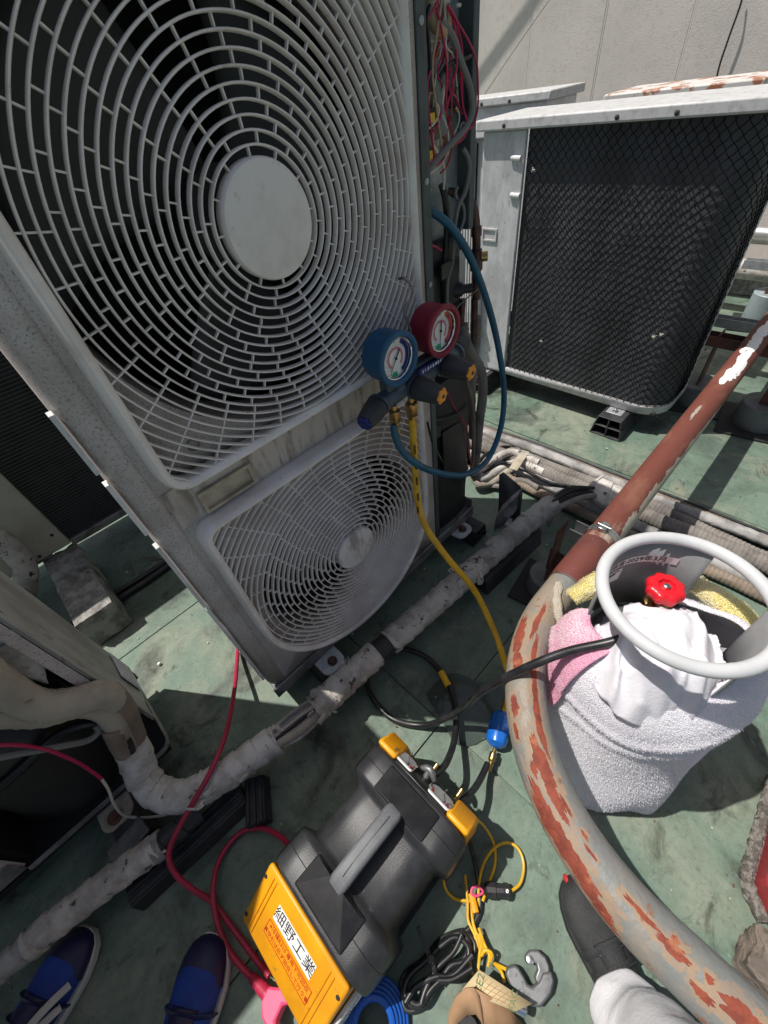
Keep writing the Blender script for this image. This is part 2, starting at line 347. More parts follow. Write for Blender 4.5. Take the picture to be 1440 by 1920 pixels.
plain('wire_magenta', (.45,.015,.085), .4); plain('wire_red', (.38,.02,.03), .45); plain('wire_white', (.62,.58,.50), .5); plain('wire_grey', (.17,.17,.165), .5); plain('wire_black', (.012,.012,.013), .4); plain('wire_tan', (.45,.33,.19), .5); plain('wire_green', (.12,.15,.07), .5)
plain('pcb', (.012,.07,.035), .4, col2=(.02,.10,.05), scale=60)
plain('tagyellow', (.72,.42,.02), .5); plain('rubber', (.02,.02,.021), .7, bump=.3, bscale=130)
plain('pvc', (.30,.36,.38), .45, col2=(.24,.29,.30), scale=8); plain('pvcgrey', (.16,.175,.175), .6, col2=(.10,.11,.11), scale=9, bump=.1, bscale=90)
plain('grit', (.22,.20,.18), .95, col2=(.10,.09,.08), scale=70, lo=.45, hi=.55, bump=1., bscale=90, bdist=.01)
plain('kraft', (.36,.215,.115), .75, col2=(.30,.18,.10), scale=6, bump=.1, bscale=90); plain('printed', (.55,.44,.25), .7); plain('inkgreen', (.13,.20,.09), .7); plain('inkbrown', (.35,.19,.08), .7)
plain('bluefilter', (.008,.13,.52), .25, coat=.5); plain('bluetray', (.008,.09,.42), .35)
plain('redsteel', (.34,.035,.04), .5, col2=(.27,.03,.035), scale=8); plain('stone', (.22,.18,.145), .85, col2=(.13,.105,.09), scale=18, lo=.42, hi=.6, bump=.8, bscale=40, bdist=.008, stretch=(1,1,2.5))
plain('alu', (.62,.62,.61), .35, .8, col2=(.48,.47,.45), scale=14, stretch=(1,.3,1)); plain('bronze', (.30,.16,.10), .55)
plain('screw', (.25,.245,.24), .4, .8); plain('screwdark', (.035,.03,.028), .6)
g = mat('clear_plastic', (.95,.95,.95), .04, trans=1.); g.node_tree.nodes['Principled BSDF'].inputs['IOR'].default_value = 1.12; G['clear'] = g
# ------------------------------------------------------------------ floor (setting)
bm = NB(); v = [bm.verts.new(c) for c in ((-40,-40,-.012),(40,-40,-.012),(40,40,-.012),(-40,40,-.012))]; bm.faces.new(v)
floor = kind(obj('floor', bm, G['floor'], loc=(0,0,0)), 'structure')
XS = [-2.6, -1.15, .327, 1.81, 3.3, 4.62]; YS = [-1.9, -.8, .30, 1.38, 2.5, 3.7]
rng = random.Random(3)
for i in range(5):
    for j in range(5):
        bm = NB(); g = .0022; e = .0012*((i*2+j) % 3)
        x0, x1, y0, y1 = XS[i]+g, XS[i+1]-g, YS[j]+g, YS[j+1]-g
        nx, ny = 10, 8; grid = []
        for a in range(nx+1):
            row = []
            for b in range(ny+1):
                x = x0+(x1-x0)*a/nx; y = y0+(y1-y0)*b/ny
                row.append(bm.verts.new((x, y, e + .0016*nz((x,y,0), 3) - .004)))
            grid.append(row)
        for a in range(nx):
            for b in range(ny): bm.faces.new((grid[a][b], grid[a+1][b], grid[a+1][b+1], grid[a][b+1]))
        ed = [f for f in bm.edges if f.is_boundary]
        r_ = bmesh.ops.extrude_edge_only(bm, edges=ed)
        for q in r_['geom']:
            if isinstance(q, bmesh.types.BMVert): q.co.z -= .007
        o = obj('floor_sheet', bm, G['floor' if (i+j) % 2 else 'floor_b'], floor, recalc=False)
# ------------------------------------------------------------------ far wall of panels
WX = 4.62
wallT = thing('panel_wall', 'tall beige concrete panel wall behind the outdoor units', 'wall', (WX+.1, 1.5, 0))
bm = NB(); box(bm, WX+.02, WX+.2, -4.2, 7.6, 0, 6.0); obj('wall_core', bm, G['wall'], wallT)
y = -4.0; k = 0
yj0 = .338*WX
pan = .133*WX
ys = sorted([yj0 + pan*i for i in range(-9, 9)])
for a, b in zip(ys, ys[1:]):
    bm = NB(); box(bm, WX-.012+.003*(k % 2), WX+.021, a+.0055, b-.0055, 0.0, 5.99); obj('wall_panel', bm, G['wall'], wallT, bevel=.004); k += 1
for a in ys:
    bm = NB(); box(bm, WX-.010, WX+.02, a-.0045, a+.0045, 0, 5.98); obj('lit_joint_strip', bm, G['joint'], wallT)  # pale strip painted in for the sunlit edge of each joint
# wires hanging in front of the wall
def wire_thing(name, label, cat, pts, r, m, k=8, n=8, group=None):
    bm = NB(); P = spl(pts, k); tube(bm, P, r, n)
    o = obj(name, bm, m, loc=P[0]); return tag(o, label, cat, group)
X1 = WX-.06
def w_at(px, py, x): return at(px, py, x=x)
wire_thing('hanging_cable', 'thin black cable hanging down the beige wall above the rusty lid', 'cable', [w_at(1400,-60,X1), w_at(1391,0,X1), w_at(1365,75,X1), w_at(1345,140,X1), w_at(1332,230,X1), w_at(1325,330,X1)], .006, G['wire_black'])
wire_thing('guy_wire', 'thin grey slanting wire crossing the wall behind the open wiring', 'wire', [w_at(1075,-60,X1-.5), w_at(1030,0,X1-.5), w_at(960,100,X1-.5), w_at(900,190,X1-.5), w_at(800,340,X1-.5)], .0025, G['wire_grey'])
wire_thing('overhead_cable', 'thick overhead cable high above, throwing a slanted shadow on the wall', 'cable', [at(*q, x=WX)+Vector((-.32,.56,1.6)) for q in ((1300,-214),(1120,0),(1040,95),(960,190),(900,261))], .014, G['wire_black'])

# ------------------------------------------------------------------ grille generator
def inside(poly, x, z):
    c = False; n = len(poly); j = n-1
    for i in range(n):
        xi, zi = poly[i]; xj, zj = poly[j]
        if (zi > z) != (zj > z) and x < (xj-xi)*(z-zi)/(zj-zi)+xi: c = not c
        j = i
    return c
def make_grille(root, outline, c, hub_r, pitch, nr, yf, yp, hubmat, rw=.0034, rd=.0120, sp=.054):
    cx, cz = c
    gr = NB()                                           # frame: rim tube plus skirt back to the panel
    n = len(outline); prof = [(0, yp), (0, yf+.014), (.002, yf+.004), (.007, yf-.002), (.013, yf-.002), (.019, yf+.005), (.021, yf+.016), (.020, yf+.03)]
    mx = sum(p[0] for p in outline)/n; mz = sum(p[1] for p in outline)/n
    secs = []
    for (ins, yy) in prof:
        ring = []
        for i in range(n):
            a = Vector(outline[i-1]); b = Vector(outline[(i+1) % n]); t = (b-a).normalized(); nrm = Vector((-t.y, t.x))
            p = Vector(outline[i]) + nrm*ins
            ring.append((p.x, yy, p.y))
        secs.append(ring)
    loft(gr, secs, cap=False)
    fr = obj('fan_grille', gr, G['grille'], root, ang=50)
    ins_poly = []
    for i in range(n):
        a = Vector(outline[i-1]); b = Vector(outline[(i+1) % n]); t = (b-a).normalized(); p = Vector(outline[i]) + Vector((-t.y, t.x))*.019
        ins_poly.append((p.x, p.y))
    rad = [hub_r + pitch*(k+.8) for k in range(nr)]
    spokes = NB()
    def ystep(r): return yf + .004 + .010*max(0, 1-(r/(hub_r+pitch*nr*.7)))*0
    for k, r in enumerate(rad):
        S = max(64, int(2*math.pi*r/.012)); flags = []
        for i in range(S):
            a = 2*math.pi*i/S; flags.append(inside(ins_poly, cx+r*math.cos(a), cz+r*math.sin(a)))
        if not any(flags): continue
        def pt(a, q, yy): return (cx+q*math.cos(a), yy, cz+q*math.sin(a))
        bm = NB()
        y0 = yf+.004; y1 = y0+rd; h = rw/2
        cs = [(-h, y0+.0018), (-h*.5, y0), (h*.5, y0), (h, y0+.0018), (h*.75, y1), (-h*.75, y1)]
        if all(flags):
            secs = [[pt(2*math.pi*i/S, r+dr, yy) for dr, yy in cs] for i in range(S)]; secs.append(secs[0]); loft(bm, secs, cap=False)
            bmesh.ops.remove_doubles(bm, verts=bm.verts, dist=1e-6)
        else:
            st = next(i for i in range(S) if flags[i] and not flags[i-1]); run = []; idx = [(st+q) % S for q in range(S)]; runs = []
            for i in idx:
                if flags[i]: run.append(i)
                elif run: runs.append(run); run = []
            if run: runs.append(run)
            for run in runs:
                if len(run) < 2: continue
                e = .9
                an = [run[0]-e] + run + [run[-1]+e] if run[0] <= run[-1] else [run[0]-e] + [q if q >= run[0] else q+S for q in run] + [(run[-1] if run[-1] >= run[0] else run[-1]+S)+e]
                ba = NB(); loft(ba, [[pt(2*math.pi*i/S, r+dr, yy) for dr, yy in cs] for i in an]); obj('ring_arc', ba, G['grille'], fr, ang=60)
        if len(bm.verts): obj('ring', bm, G['grille'], fr, ang=60)
        else: bm.free()
    edges = [hub_r-.003] + rad
    outer0 = nr - 0
    for k in range(len(rad)):
        r0, r1 = edges[k], edges[k+1]
        aligned = r1 > .30
        N_ = 16 if k < 2 else (24 if k < 5 else (32 if k < 9 else 40))
        if aligned: N_ = 48
        N_ = max(12, int(2*math.pi*(.30 if aligned else (r0+r1)/2)/sp))
        ph = 0 if aligned else (.5*(k % 2) + .13*k)
        for i in range(N_):
            a = 2*math.pi*(i+ph)/N_; mr = (r0+r1)/2
            if not inside(ins_poly, cx+mr*math.cos(a), cz+mr*math.sin(a)): continue
            d = Vector((math.cos(a), 0, math.sin(a))); s = Vector((-math.sin(a), 0, math.cos(a)))
            m = Matrix((d, Vector((0,1,0)), s)).transposed()
            obox(spokes, Vector((cx, yf+.0115, cz))+d*mr, (r1-r0, .006, .0023), m)
    kind(obj('spoke_set', spokes, G['grille'], fr, smooth=False), 'stuff')
    bm = NB(); lathe(bm, [(.004, -.0075), (hub_r*.8, -.0075), (hub_r*.97, -.005), (hub_r, 0), (hub_r, .016)], (cx, yf+.004, cz), (0,1,0), 64)
    hb = obj('grille_hub', bm, hubmat, fr, ang=50)
    return fr

def plate_hole(bm, x0, x1, z0, z1, c, r, y, n=72):
    cx, cz = c; inn = []; out = []
    angs = [2*math.pi*i/n for i in range(n)]
    for a in [math.atan2(zz-cz, xx-cx) % (2*math.pi) for xx in (x0, x1) for zz in (z0, z1)]: angs.append(a)
    angs = sorted(set(round(a, 6) for a in angs))
    for a in angs:
        dx, dz = math.cos(a), math.sin(a); t = 1e9
        if dx > 1e-9: t = min(t, (x1-cx)/dx)
        if dx < -1e-9: t = min(t, (x0-cx)/dx)
        if dz > 1e-9: t = min(t, (z1-cz)/dz)
        if dz < -1e-9: t = min(t, (z0-cz)/dz)
        inn.append(bm.verts.new((cx+r*dx, y, cz+r*dz))); out.append(bm.verts.new((cx+t*dx, y, cz+t*dz)))
    m = len(angs)
    back = [bm.verts.new((cx+(v.co.x-cx)*.97, y+.09, cz+(v.co.z-cz)*.97)) for v in inn]
    for i in range(m):
        j = (i+1) % m
        bm.faces.new((inn[i], inn[j], out[j], out[i])); bm.faces.new((inn[i], back[i], back[j], inn[j]))

def fan(root, c, r, y, rotd=0):
    f = NB(); lathe(f, [(.06, 0), (.075, .01), (.075, .09)], (c[0], y, c[1]), (0,1,0), 32)
    fo = obj('fan', f, G['fan'], root)
    for q in range(3):
        b = NB(); a0 = R(rotd+120*q); secs = []
        for i in range(9):
            t = i/8; rr = .06+(r-.06)*t; row = []
            for jj in range(9):
                s = jj/8; a = a0 + (R(70)+R(14)*t)*(s-.5) + R(18)*t
                row.append((c[0]+rr*math.cos(a), y+.012+.07*s, c[1]+rr*math.sin(a)))
            secs.append(row)
        loft(b, secs, cap=False, closed=False); obj('blade', b, G['fan'], fo, solid=.004)

# ------------------------------------------------------------------ main two-fan unit
U = thing('outdoor_unit', 'tall grey two-fan outdoor unit with its wiring side open and gauges hung on its grille', 'outdoor unit', (.53, .9, 0), 'rooftop outdoor units')
YP = .728
CU, CL = (.418, 1.322), (.421, .503)
bm = NB(); plate_hole(bm, .058, .822, .926, 1.70, CU, .335, YP); obj('front_panel', bm, G['cab'], U, solid=.002)
bm = NB(); plate_hole(bm, .058, .822, .142, .924, (.421,.48), .30, YP); obj('front_panel', bm, G['cab'], U, solid=.002)
bm = NB(); box(bm, .062, .820, YP-.0035, YP-.0012, .879, .972); obj('middle_strip', bm, G['strip'], U)
cs = [(.058, YP)] + [(.058-.048*math.sin(R(t)), YP+.048-.048*math.cos(R(t))) for t in range(10, 91, 10)] + [(.010, 1.08)]
bm = NB(); loft(bm, [[(x, y, z) for x, y in cs] for z in (.14, .5, .93, 1.3, 1.70)], cap=False, closed=False); obj('side_panel', bm, G['cab'], U, solid=.002)
bm = NB()
bm.free()
for z0, z1 in ((.20,.40), (.405,.62), (.635,.86), (.90,1.03), (1.055,1.17)):
    bm = NB(); box(bm, .0005, .0085, .745, .765, z0, z1); obj('side_flange', bm, G['white'], U)
bm = NB(); box(bm, 0.0, 1.08, .715, 1.09, 1.70, 1.725); obj('top_panel', bm, G['cab'], U, bevel=.006)
bm = NB(); box(bm, .012, 1.062, .732, 1.085, .10, .135); obj('base_pan', bm, G['pan'], U, bevel=.003)
bm = NB(); box(bm, .006, 1.070, .719, .7255, .092, .147); obj('base_flange', bm, G['panl'], U, bevel=.0025)
bm = NB(); box(bm, 1.064, 1.072, .728, .90, .10, .175); obj('pan_end', bm, G['panl'], U, bevel=.0025)
bm = NB(); box(bm, .012, 1.06, 1.062, 1.082, .14, 1.70); obj('rear_coil', bm, G['coil'], U)
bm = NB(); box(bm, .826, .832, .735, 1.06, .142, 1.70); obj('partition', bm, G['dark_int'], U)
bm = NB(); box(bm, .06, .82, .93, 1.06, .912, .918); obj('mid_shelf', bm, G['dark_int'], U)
fan(U, CU, .32, .80, 15); fan(U, (.421,.48), .285, .80, 60)
upper = rrect(.072, .766, .975, 1.669, (.05,.05,.05,.05), 7)
make_grille(U, upper, CU, .080, .0154, 27, .683, YP, G['grille'])
lower = []
for i in range(25):
    a = R(180 + 180*i/24); lower.append((.412 + .34*math.cos(a), .46 + .34*math.sin(a)))
lower += [(.752-.045+.045*math.cos(R(t)), .832+.045*math.sin(R(t))) for t in range(0, 91, 15)]
lower += [(.072+.045+.045*math.cos(R(t)), .832+.045*math.sin(R(t))) for t in range(90, 181, 15)]
def dens(poly, d=.03):
    out = []
    for i in range(len(poly)):
        a, b = Vector(poly[i]), Vector(poly[(i+1) % len(poly)]); k = max(1, int((b-a).length/d))
        for q in range(k): out.append(tuple(a.lerp(b, q/k)))
    return out
make_grille(U, dens(lower), CL, .070, .0154, 27, .686, YP, G['hub2'], rw=.0033, rd=.0108, sp=.052)
# recessed handle, screw on the panel
hp = [(.120,.892),(.236,.903),(.236,.935),(.120,.936)]
bm = NB()
def ringpoly(bm, o, i, y0, y1):
    a = [bm.verts.new((x, y0, z)) for x, z in o]; b = [bm.verts.new((x, y0, z)) for x, z in i]; c = [bm.verts.new((x, y1, z)) for x, z in i]; d = [bm.verts.new((x, y0+.006, z)) for x, z in o]
    n = len(o)
    for q in range(n):
        w_ = (q+1) % n
        bm.faces.new((a[q], a[w_], b[w_], b[q])); bm.faces.new((b[q], b[w_], c[w_], c[q])); bm.faces.new((a[q], d[q], d[w_], a[w_]))
    bm.faces.new(c)
o_ = [(.116,.886),(.238,.886),(.238,.938),(.116,.938)]; i_ = [(.123,.893),(.231,.893),(.231,.931),(.123,.931)]
ringpoly(bm, o_, i_, YP-.013, YP-.0045); obj('handle_recess', bm, G['beige'], U, smooth=False)
bm = NB(); p = at(361, 833, y=YP); lathe(bm, [(.012,0),(.012,.003),(.008,.005)], (p.x, YP-.001, p.z), (0,-1,0), 20); obj('screw', bm, G['screw'], U)
# posts and compartment
bm = NB(); box(bm, .824, .846, .724, .75, .147, 1.70); box(bm, .848, .866, .736, .756, .84, 1.70); obj('post', bm, G['post'], U, bevel=.002)
for z in (1.52, 1.30, 1.10):
    bm = NB(); lathe(bm, [(.006,0),(.006,.003),(.003,.005)], (.836, .724, z), (0,-1,0), 14); obj('screw', bm, G['galv'], U)
def dm(y): return .738+(y-.765)*.42          # depth inside the shallow wiring compartment
bm = NB(); box(bm, .872, 1.040, .786, .790, 1.15, 1.70); pl = obj('electrical_plate', bm, G['galv'], U, bevel=.002)
bm = NB(); box(bm, 1.022, 1.042, .748, .7855, 1.17, 1.70); obj('plate_edge', bm, G['post'], U, bevel=.002)
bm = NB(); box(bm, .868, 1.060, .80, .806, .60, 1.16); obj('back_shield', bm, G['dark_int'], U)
bm = NB(); box(bm, .868, 1.010, .765, .799, 1.00, 1.165); obj('relay_box', bm, G['blk'], U, bevel=.004)
bm = NB(); box(bm, .8685, .8715, .742, .785, 1.30, 1.70); pcb = obj('circuit_board', bm, G['pcb'], U)
rg = random.Random(5); chips = ['dark_int','pcb','white','blk','tagyellow','dark_int','wire_white']
for q in range(26):
    yy = rg.uniform(.748,.78); zz = rg.uniform(1.31,1.69); s = rg.uniform(.004,.012); bm = NB(); box(bm, .8715, .8715+rg.uniform(.006,.022), yy-s, yy+s, zz-s, zz+s*1.4); obj('chip', bm, G[chips[q % 7]], pcb, bevel=.001)
def blockon(name, px0, py0, px1, py1, y, d, m, par=U, bev=.002):
    y = dm(y); d = d*.5; a = at(px0, py0, y=y); b = at(px1, py1, y=y); bm = NB(); box(bm, min(a.x,b.x), max(a.x,b.x), y, y+d, min(a.z,b.z), max(a.z,b.z)); return obj(name, bm, G[m], par, bevel=bev)
blockon('terminal_block', 813, 178, 841, 205, .815, .03, 'blk'); blockon('terminal_block', 845, 170, 860, 200, .815, .03, 'blk')
for (a,b,c,d) in ((820,152,829,174),(806,158,813,176)): blockon('cable_tag', a,b,c,d,.80,.008,'tagyellow')
for (a,b,c,d) in ((806,72,823,80),(806,88,824,97),(831,0,845,5),(858,5,866,13)): blockon('connector', a,b,c,d,.82,.012,'wire_white')
for (px,py) in ((818,100),(853,205),(848,193),(856,193),(852,142)): 
    p = at(px,py,y=.775); bm = NB(); lathe(bm, [(.006,0),(.006,.004),(.003,.006)], p, (0,-1,0), 12); obj('screw', bm, G['brass'], U)
p = at(808, 205, y=.775); bm = NB(); cyl(bm, p+Vector((-.008,0,.045)), p+Vector((.010,-.010,-.045)), .024, 24); obj('capacitor', bm, G['wire_grey'], U, bevel=.004)
bm = NB(); p = at(818, 258, y=.765)
for q in range(4): tube(bm, [p+Vector((.030*math.cos(t)*(1-.03*q), -.003*q+.010*math.sin(t), .018*math.sin(t)-.004*q)) for t in [2*math.pi*i/24 for i in range(24)]], .0045, 8, closed=True)
obj('coil_winding', bm, G['wire_tan'], U)
p = at(822, 30, y=.765); bm = NB(); tube(bm, [p+Vector((.02*math.cos(t), .01*math.sin(t), .02*math.sin(t))) for t in [2*math.pi*i/24 for i in range(24)]], .011, 10, closed=True); obj('ferrite_ring', bm, G['wire_tan'], U)
def cable(par, name, pix, m, r, k=8, n=8):
    """pix: (px, py, y-plane)"""
    bm = NB(); P = spl([at(a, b, y=dm(c) if par == U else c) for a, b, c in pix], k); tube(bm, P, r*(.93 if par == U else 1), n); return obj(name, bm, G[m], par)
W = [
 ('wire_grey', .0075, [(826,40,.80),(848,68,.785),(862,110,.78),(880,160,.775),(885,205,.77),(872,240,.77),(845,270,.775),(820,298,.78),(795,330,.79)]),
 ('wire_magenta', .0022, [(840,10,.79),(860,45,.78),(880,80,.77),(893,115,.765),(896,150,.765),(896,200,.765),(888,232,.765),(878,243,.77),(850,265,.775),(820,300,.78),(800,320,.78)]),
 ('wire_magenta', .0022, [(845,15,.79),(858,50,.785),(866,90,.78),(867,140,.78),(867,190,.78),(874,222,.77),(880,238,.77),(855,268,.775),(815,300,.78)]),
 ('wire_magenta', .0020, [(838,12,.795),(855,60,.79),(864,100,.785),(864,150,.785),(868,200,.78),(877,230,.775),(870,258,.77),(840,280,.775),(800,310,.78)]),
 ('wire_magenta', .0022, [(822,0,.79),(812,20,.79),(802,40,.79),(797,80,.80),(795,120,.80),(797,150,.80),(803,165,.80),(800,150,.80),(806,125,.80)]),
 ('wire_magenta', .0024, [(826,195,.79),(826,215,.785),(818,240,.78),(800,262,.78),(789,275,.785)]),
 ('wire_red', .0022, [(828,198,.79),(838,215,.79),(846,240,.785),(848,262,.78),(846,285,.78),(838,310,.785),(826,325,.79)]),
 ('wire_red', .0018, [(822,5,.80),(828,30,.795),(836,48,.79)]),
 ('wire_magenta', .0025, [(836,285,.775),(830,300,.775),(815,312,.775),(797,318,.78)]),
 ('wire_white', .0024, [(788,251,.775),(805,240,.775),(818,225,.78),(823,205,.785),(815,190,.79)]),
 ('wire_white', .0020, [(829,215,.78),(838,240,.78),(841,262,.78),(839,285,.78),(826,310,.78),(805,325,.78)]),
 ('wire_white', .0030, [(812,272,.785),(820,285,.785),(828,298,.785),(833,318,.79),(832,355,.80)]),
 ('wire_white', .0018, [(855,200,.80),(861,215,.795),(859,235,.79),(852,250,.785),(853,262,.785)]),
 ('wire_black', .0040, [(806,10,.775),(800,35,.775),(803,70,.775),(806,110,.775),(806,150,.775),(800,180,.775),(790,205,.78),(780,220,.80)]),
 ('wire_black', .0030, [(792,0,.785),(798,25,.785),(799,60,.785),(795,90,.785),(786,130,.79),(784,170,.80)]),
 ('wire_black', .0042, [(824,152,.795),(828,138,.79),(838,124,.785),(856,114,.785),(874,110,.79),(883,103,.80)]),
 ('wire_green', .0025, [(848,190,.80),(847,168,.80),(852,148,.80),(855,135,.805),(850,125,.81)]),
 ('wire_green', .0025, [(855,190,.80),(855,172,.80),(860,150,.80),(858,132,.805)]),
 ('wire_tan', .0016, [(838,8,.80),(842,35,.795),(846,58,.79),(850,68,.785)]), ('wire_tan', .0016, [(818,30,.80),(834,52,.79),(848,67,.785)]), ('wire_tan', .0016, [(843,10,.80),(845,40,.79),(848,60,.785)]),
 ('wire_grey', .0055, [(868,278,.80),(877,295,.795),(880,320,.79),(872,360,.785),(860,385,.785),(853,420,.785),(851,450,.785),(848,490,.785),(840,520,.785),(838,560,.785),(840,600,.79)]),
 ('wire_grey', .0040, [(858,350,.80),(854,362,.80),(858,374,.80),(868,385,.80),(870,410,.80),(860,440,.80),(850,475,.80),(845,510,.80)]),
 ('wire_black', .0090, [(828,345,.83),(835,375,.82),(838,420,.82),(836,470,.82),(832,520,.82),(835,570,.82),(850,640,.83),(868,720,.83)]),
 ('wire_magenta', .0030, [(828,470,.77),(815,462,.77),(798,460,.77),(800,480,.77),(800,510,.77),(797,545,.77),(790,560,.78)]),
 ('wire_black', .0024, [(790,325,.78),(797,328,.775),(803,325,.775)]),
]
rw_ = random.Random(77)
for q in range(15):
    x0, y0 = rw_.uniform(800,850), rw_.uniform(-10,120); x1, y1 = rw_.uniform(796,868), rw_.uniform(170,330); cx = rw_.choice([-1,1])*rw_.uniform(8,24)
    dz_ = rw_.uniform(.772,.80); W.append((rw_.choice(['wire_magenta','wire_white','wire_red','wire_black','wire_white','wire_tan','wire_magenta']), rw_.uniform(.0013,.0026), [(x0,y0,dz_+.02),(x0+(x1-x0)*.25+cx*.6,y0+(y1-y0)*.25,dz_),(x0+(x1-x0)*.5+cx,y0+(y1-y0)*.5+rw_.uniform(-15,15),dz_-.006),(x0+(x1-x0)*.78+cx*.5,y0+(y1-y0)*.75,dz_),(x1,y1,dz_+.02)]))
for m, r, pix in W: cable(U, 'wire', pix, m, r)
for q in range(14):
    px, py = rw_.uniform(802,866), rw_.uniform(0,270); s = rw_.uniform(3,7); blockon('terminal', px-s, py-s*.8, px+s, py+s*.8, .845, .02, rw_.choice(['wire_white','blk','pcb','wire_grey','galv','tagyellow','wire_tan','pcb']), bev=.001)
p = at(871, 243, y=.738); bm = NB(); tube(bm, [p+Vector((.011*math.cos(t), .004, .011*math.sin(t))) for t in [2*math.pi*i/20 for i in range(20)]], .0022, 6, closed=True); obj('cable_tie', bm, G['wire_grey'], U)
bm = NB(); tube(bm, spl([at(788,352,y=.74), at(800,357,y=.765), at(808,356,y=.77)], 5), .0022, 6); p = at(801,360,y=.765); cyl(bm, p+Vector((0,0,.006)), p-Vector((0,0,.014)), .0055, 12); obj('wire_clip', bm, G['wire_white'], U)
# copper pipes, service valves
bm = NB(); P = spl([at(835,358,y=.795), at(868,368,y=.785), at(884,382,y=.775), at(891,410,y=.765), at(893,440,y=.765), at(893,470,y=.765)], 8); tube(bm, P, .0115, 14); obj('copper_pipe', bm, G['copper_dark'], U)
bm = NB(); p = at(893,425,y=.765); q = at(893,442,y=.765); cyl(bm, p, q, .0145, 16); obj('pipe_joint', bm, G['copper_dark'], U)
p0, p1, p2 = at(893,468,y=.765), at(893,560,y=.765), at(890,600,y=.765)
bm = NB(); lathe(bm, [(.0155,0),(.0155,.02),(.0175,.022),(.0175,.05),(.013,.055),(.013,(p1-p0).length)], p0, p1-p0, 18); vb = obj('service_valve', bm, G['copper_dark'], U)
p = at(893,483,y=.765); bm = NB(); lathe(bm, [(.009,0),(.009,.014),(.0125,.014),(.0125,.03),(.010,.031)], p, (.55,-.75,.05), 16); obj('valve_cap', bm, G['brass'], vb)
bm = NB(); p = at(862,543,y=.765); lathe(bm, [(.016,0),(.018,.005),(.018,.04),(.012,.045),(.012,.07)], p+Vector((-.03,.02,0)), (.8,-.6,0), 18); v2 = obj('service_valve', bm, G['blk'], U)
p = at(879,541,y=.775); bm = NB(); tube(bm, [p+Vector((.009*math.cos(t), -.003, .011*math.sin(t))) for t in [2*math.pi*i/20 for i in range(20)]], .003, 8, closed=True); obj('valve_cap', bm, G['brass'], v2)
for pts, r in (([(868,560,.80),(866,600,.80),(866,650,.80)], .0085), ([(890,560,.80),(889,600,.80),(888,640,.80)], .0105)):
    bm = NB(); tube(bm, spl([at(a,b,y=c-.035) for a,b,c in pts], 6), r, 12); obj('copper_pipe', bm, G['copper_dark'], U)
cable(U, 'wire', [(856,578,.77),(872,562,.77),(893,545,.765),(897,540,.765)], 'wire_grey', .0018)
bm = NB(); prism(bm, [(0,0),(.045,0),(.028,.16),(.016,.16)], at(803,620,y=.785), XZ, .004); obj('bracket', bm, G['galv'], U)
blockon('bracket', 845, 478, 872, 548, .835, .004, 'galv')
blockon('clamp', 828, 497, 862, 510, .775, .02, 'blk')
# compressor under its black jacket, inner black parts
bm = NB()
secs = []
for i in range(15):
    t = i/14; z = .14 + .64*t; secs.append([])
    for k in range(28):
        a = 2*math.pi*k/28; rx, ry = .112, .082
        q = 1 + .035*nz((math.cos(a)*2, math.sin(a)*2, z*7), 1.5) + .02*math.sin(3*a+z*9)
        if t > .86: q *= 1-.25*((t-.86)/.14)**2
        secs[-1].append((.962+rx*q*math.copysign(abs(math.cos(a))**.45, math.cos(a)), .828+ry*q*math.copysign(abs(math.sin(a))**.45, math.sin(a)), z))
loft(bm, secs); comp = obj('compressor_jacket', bm, G['jacket'], U)
def quadflap(name, pix, th, m, par):
    bm = NB(); vs = [at(a, b, y=c-.036) for a, b, c in pix]; f = bm.faces.new([bm.verts.new(v) for v in vs]); return obj(name, bm, G[m], par, solid=th, bevel=.002)
quadflap('jacket_flap', [(829,812,.772),(862,790,.78),(876,870,.775),(872,905,.775),(832,892,.77)], .006, 'jacket', comp)
quadflap('jacket_flap', [(800,830,.775),(826,818,.772),(826,800,.78),(806,790,.79)], .005, 'jacket', comp)
bm = NB(); tube(bm, spl([at(806,790,y=.752), at(835,785,y=.742), at(865,770,y=.744), at(872,755,y=.752)], 6), .009, 8); obj('jacket_strap', bm, G['jacket'], comp)
cable(U, 'wire', [(800,790,.745),(806,815,.745),(812,835,.745),(822,855,.755),(830,868,.77)], 'wire_black', .006)
bm = NB(); p = at(806,812,y=.742); cyl(bm, p+Vector((-.007,0,.001)), p+Vector((.007,0,-.001)), .0065, 10); obj('cable_band', bm, G['wire_white'], U)
# insulated pipes leaving the compartment
def insul(par, name, pix, m, r, n=16, k=10):
    bm = NB(); P = spl([at(*q[:2], **q[2]) for q in pix], k)
    tube(bm, P, r, n, rf=lambda s, a, i: .0009*math.sin(s*260+a) + .002*nz((s*9, math.cos(a), math.sin(a)), 1.3)); return obj(name, bm, G[m], par)
insul(U, 'insulated_pipe', [(868,608,{'y':.765}),(872,640,{'y':.76}),(890,672,{'y':.757}),(903,700,{'y':.752}),(905,740,{'y':.752}),(899,790,{'y':.757}),(895,840,{'y':.765}),(890,878,{'y':.785})], 'insul_g', .0165)
insul(U, 'insulated_pipe', [(893,595,{'y':.772}),(892,640,{'y':.775}),(886,700,{'y':.757}),(884,760,{'y':.785}),(886,820,{'y':.79})], 'insul_g', .0150)
insul(U, 'insulated_pipe', [(858,640,{'y':.765}),(868,690,{'y':.765}),(880,730,{'y':.765}),(888,780,{'y':.765}),(887,850,{'y':.765}),(884,880,{'y':.775})], 'insul_b', .0075)
insul(U, 'insulated_pipe', [(852,660,{'y':.775}),(862,730,{'y':.775}),(872,800,{'y':.775}),(880,870,{'y':.757})], 'wire_black', .009)
cable(U, 'wire', [(838,732,.76),(850,760,.76),(866,785,.765),(876,810,.77),(878,850,.77),(884,868,.775),(886,890,.78)], 'wire_magenta', .0022)
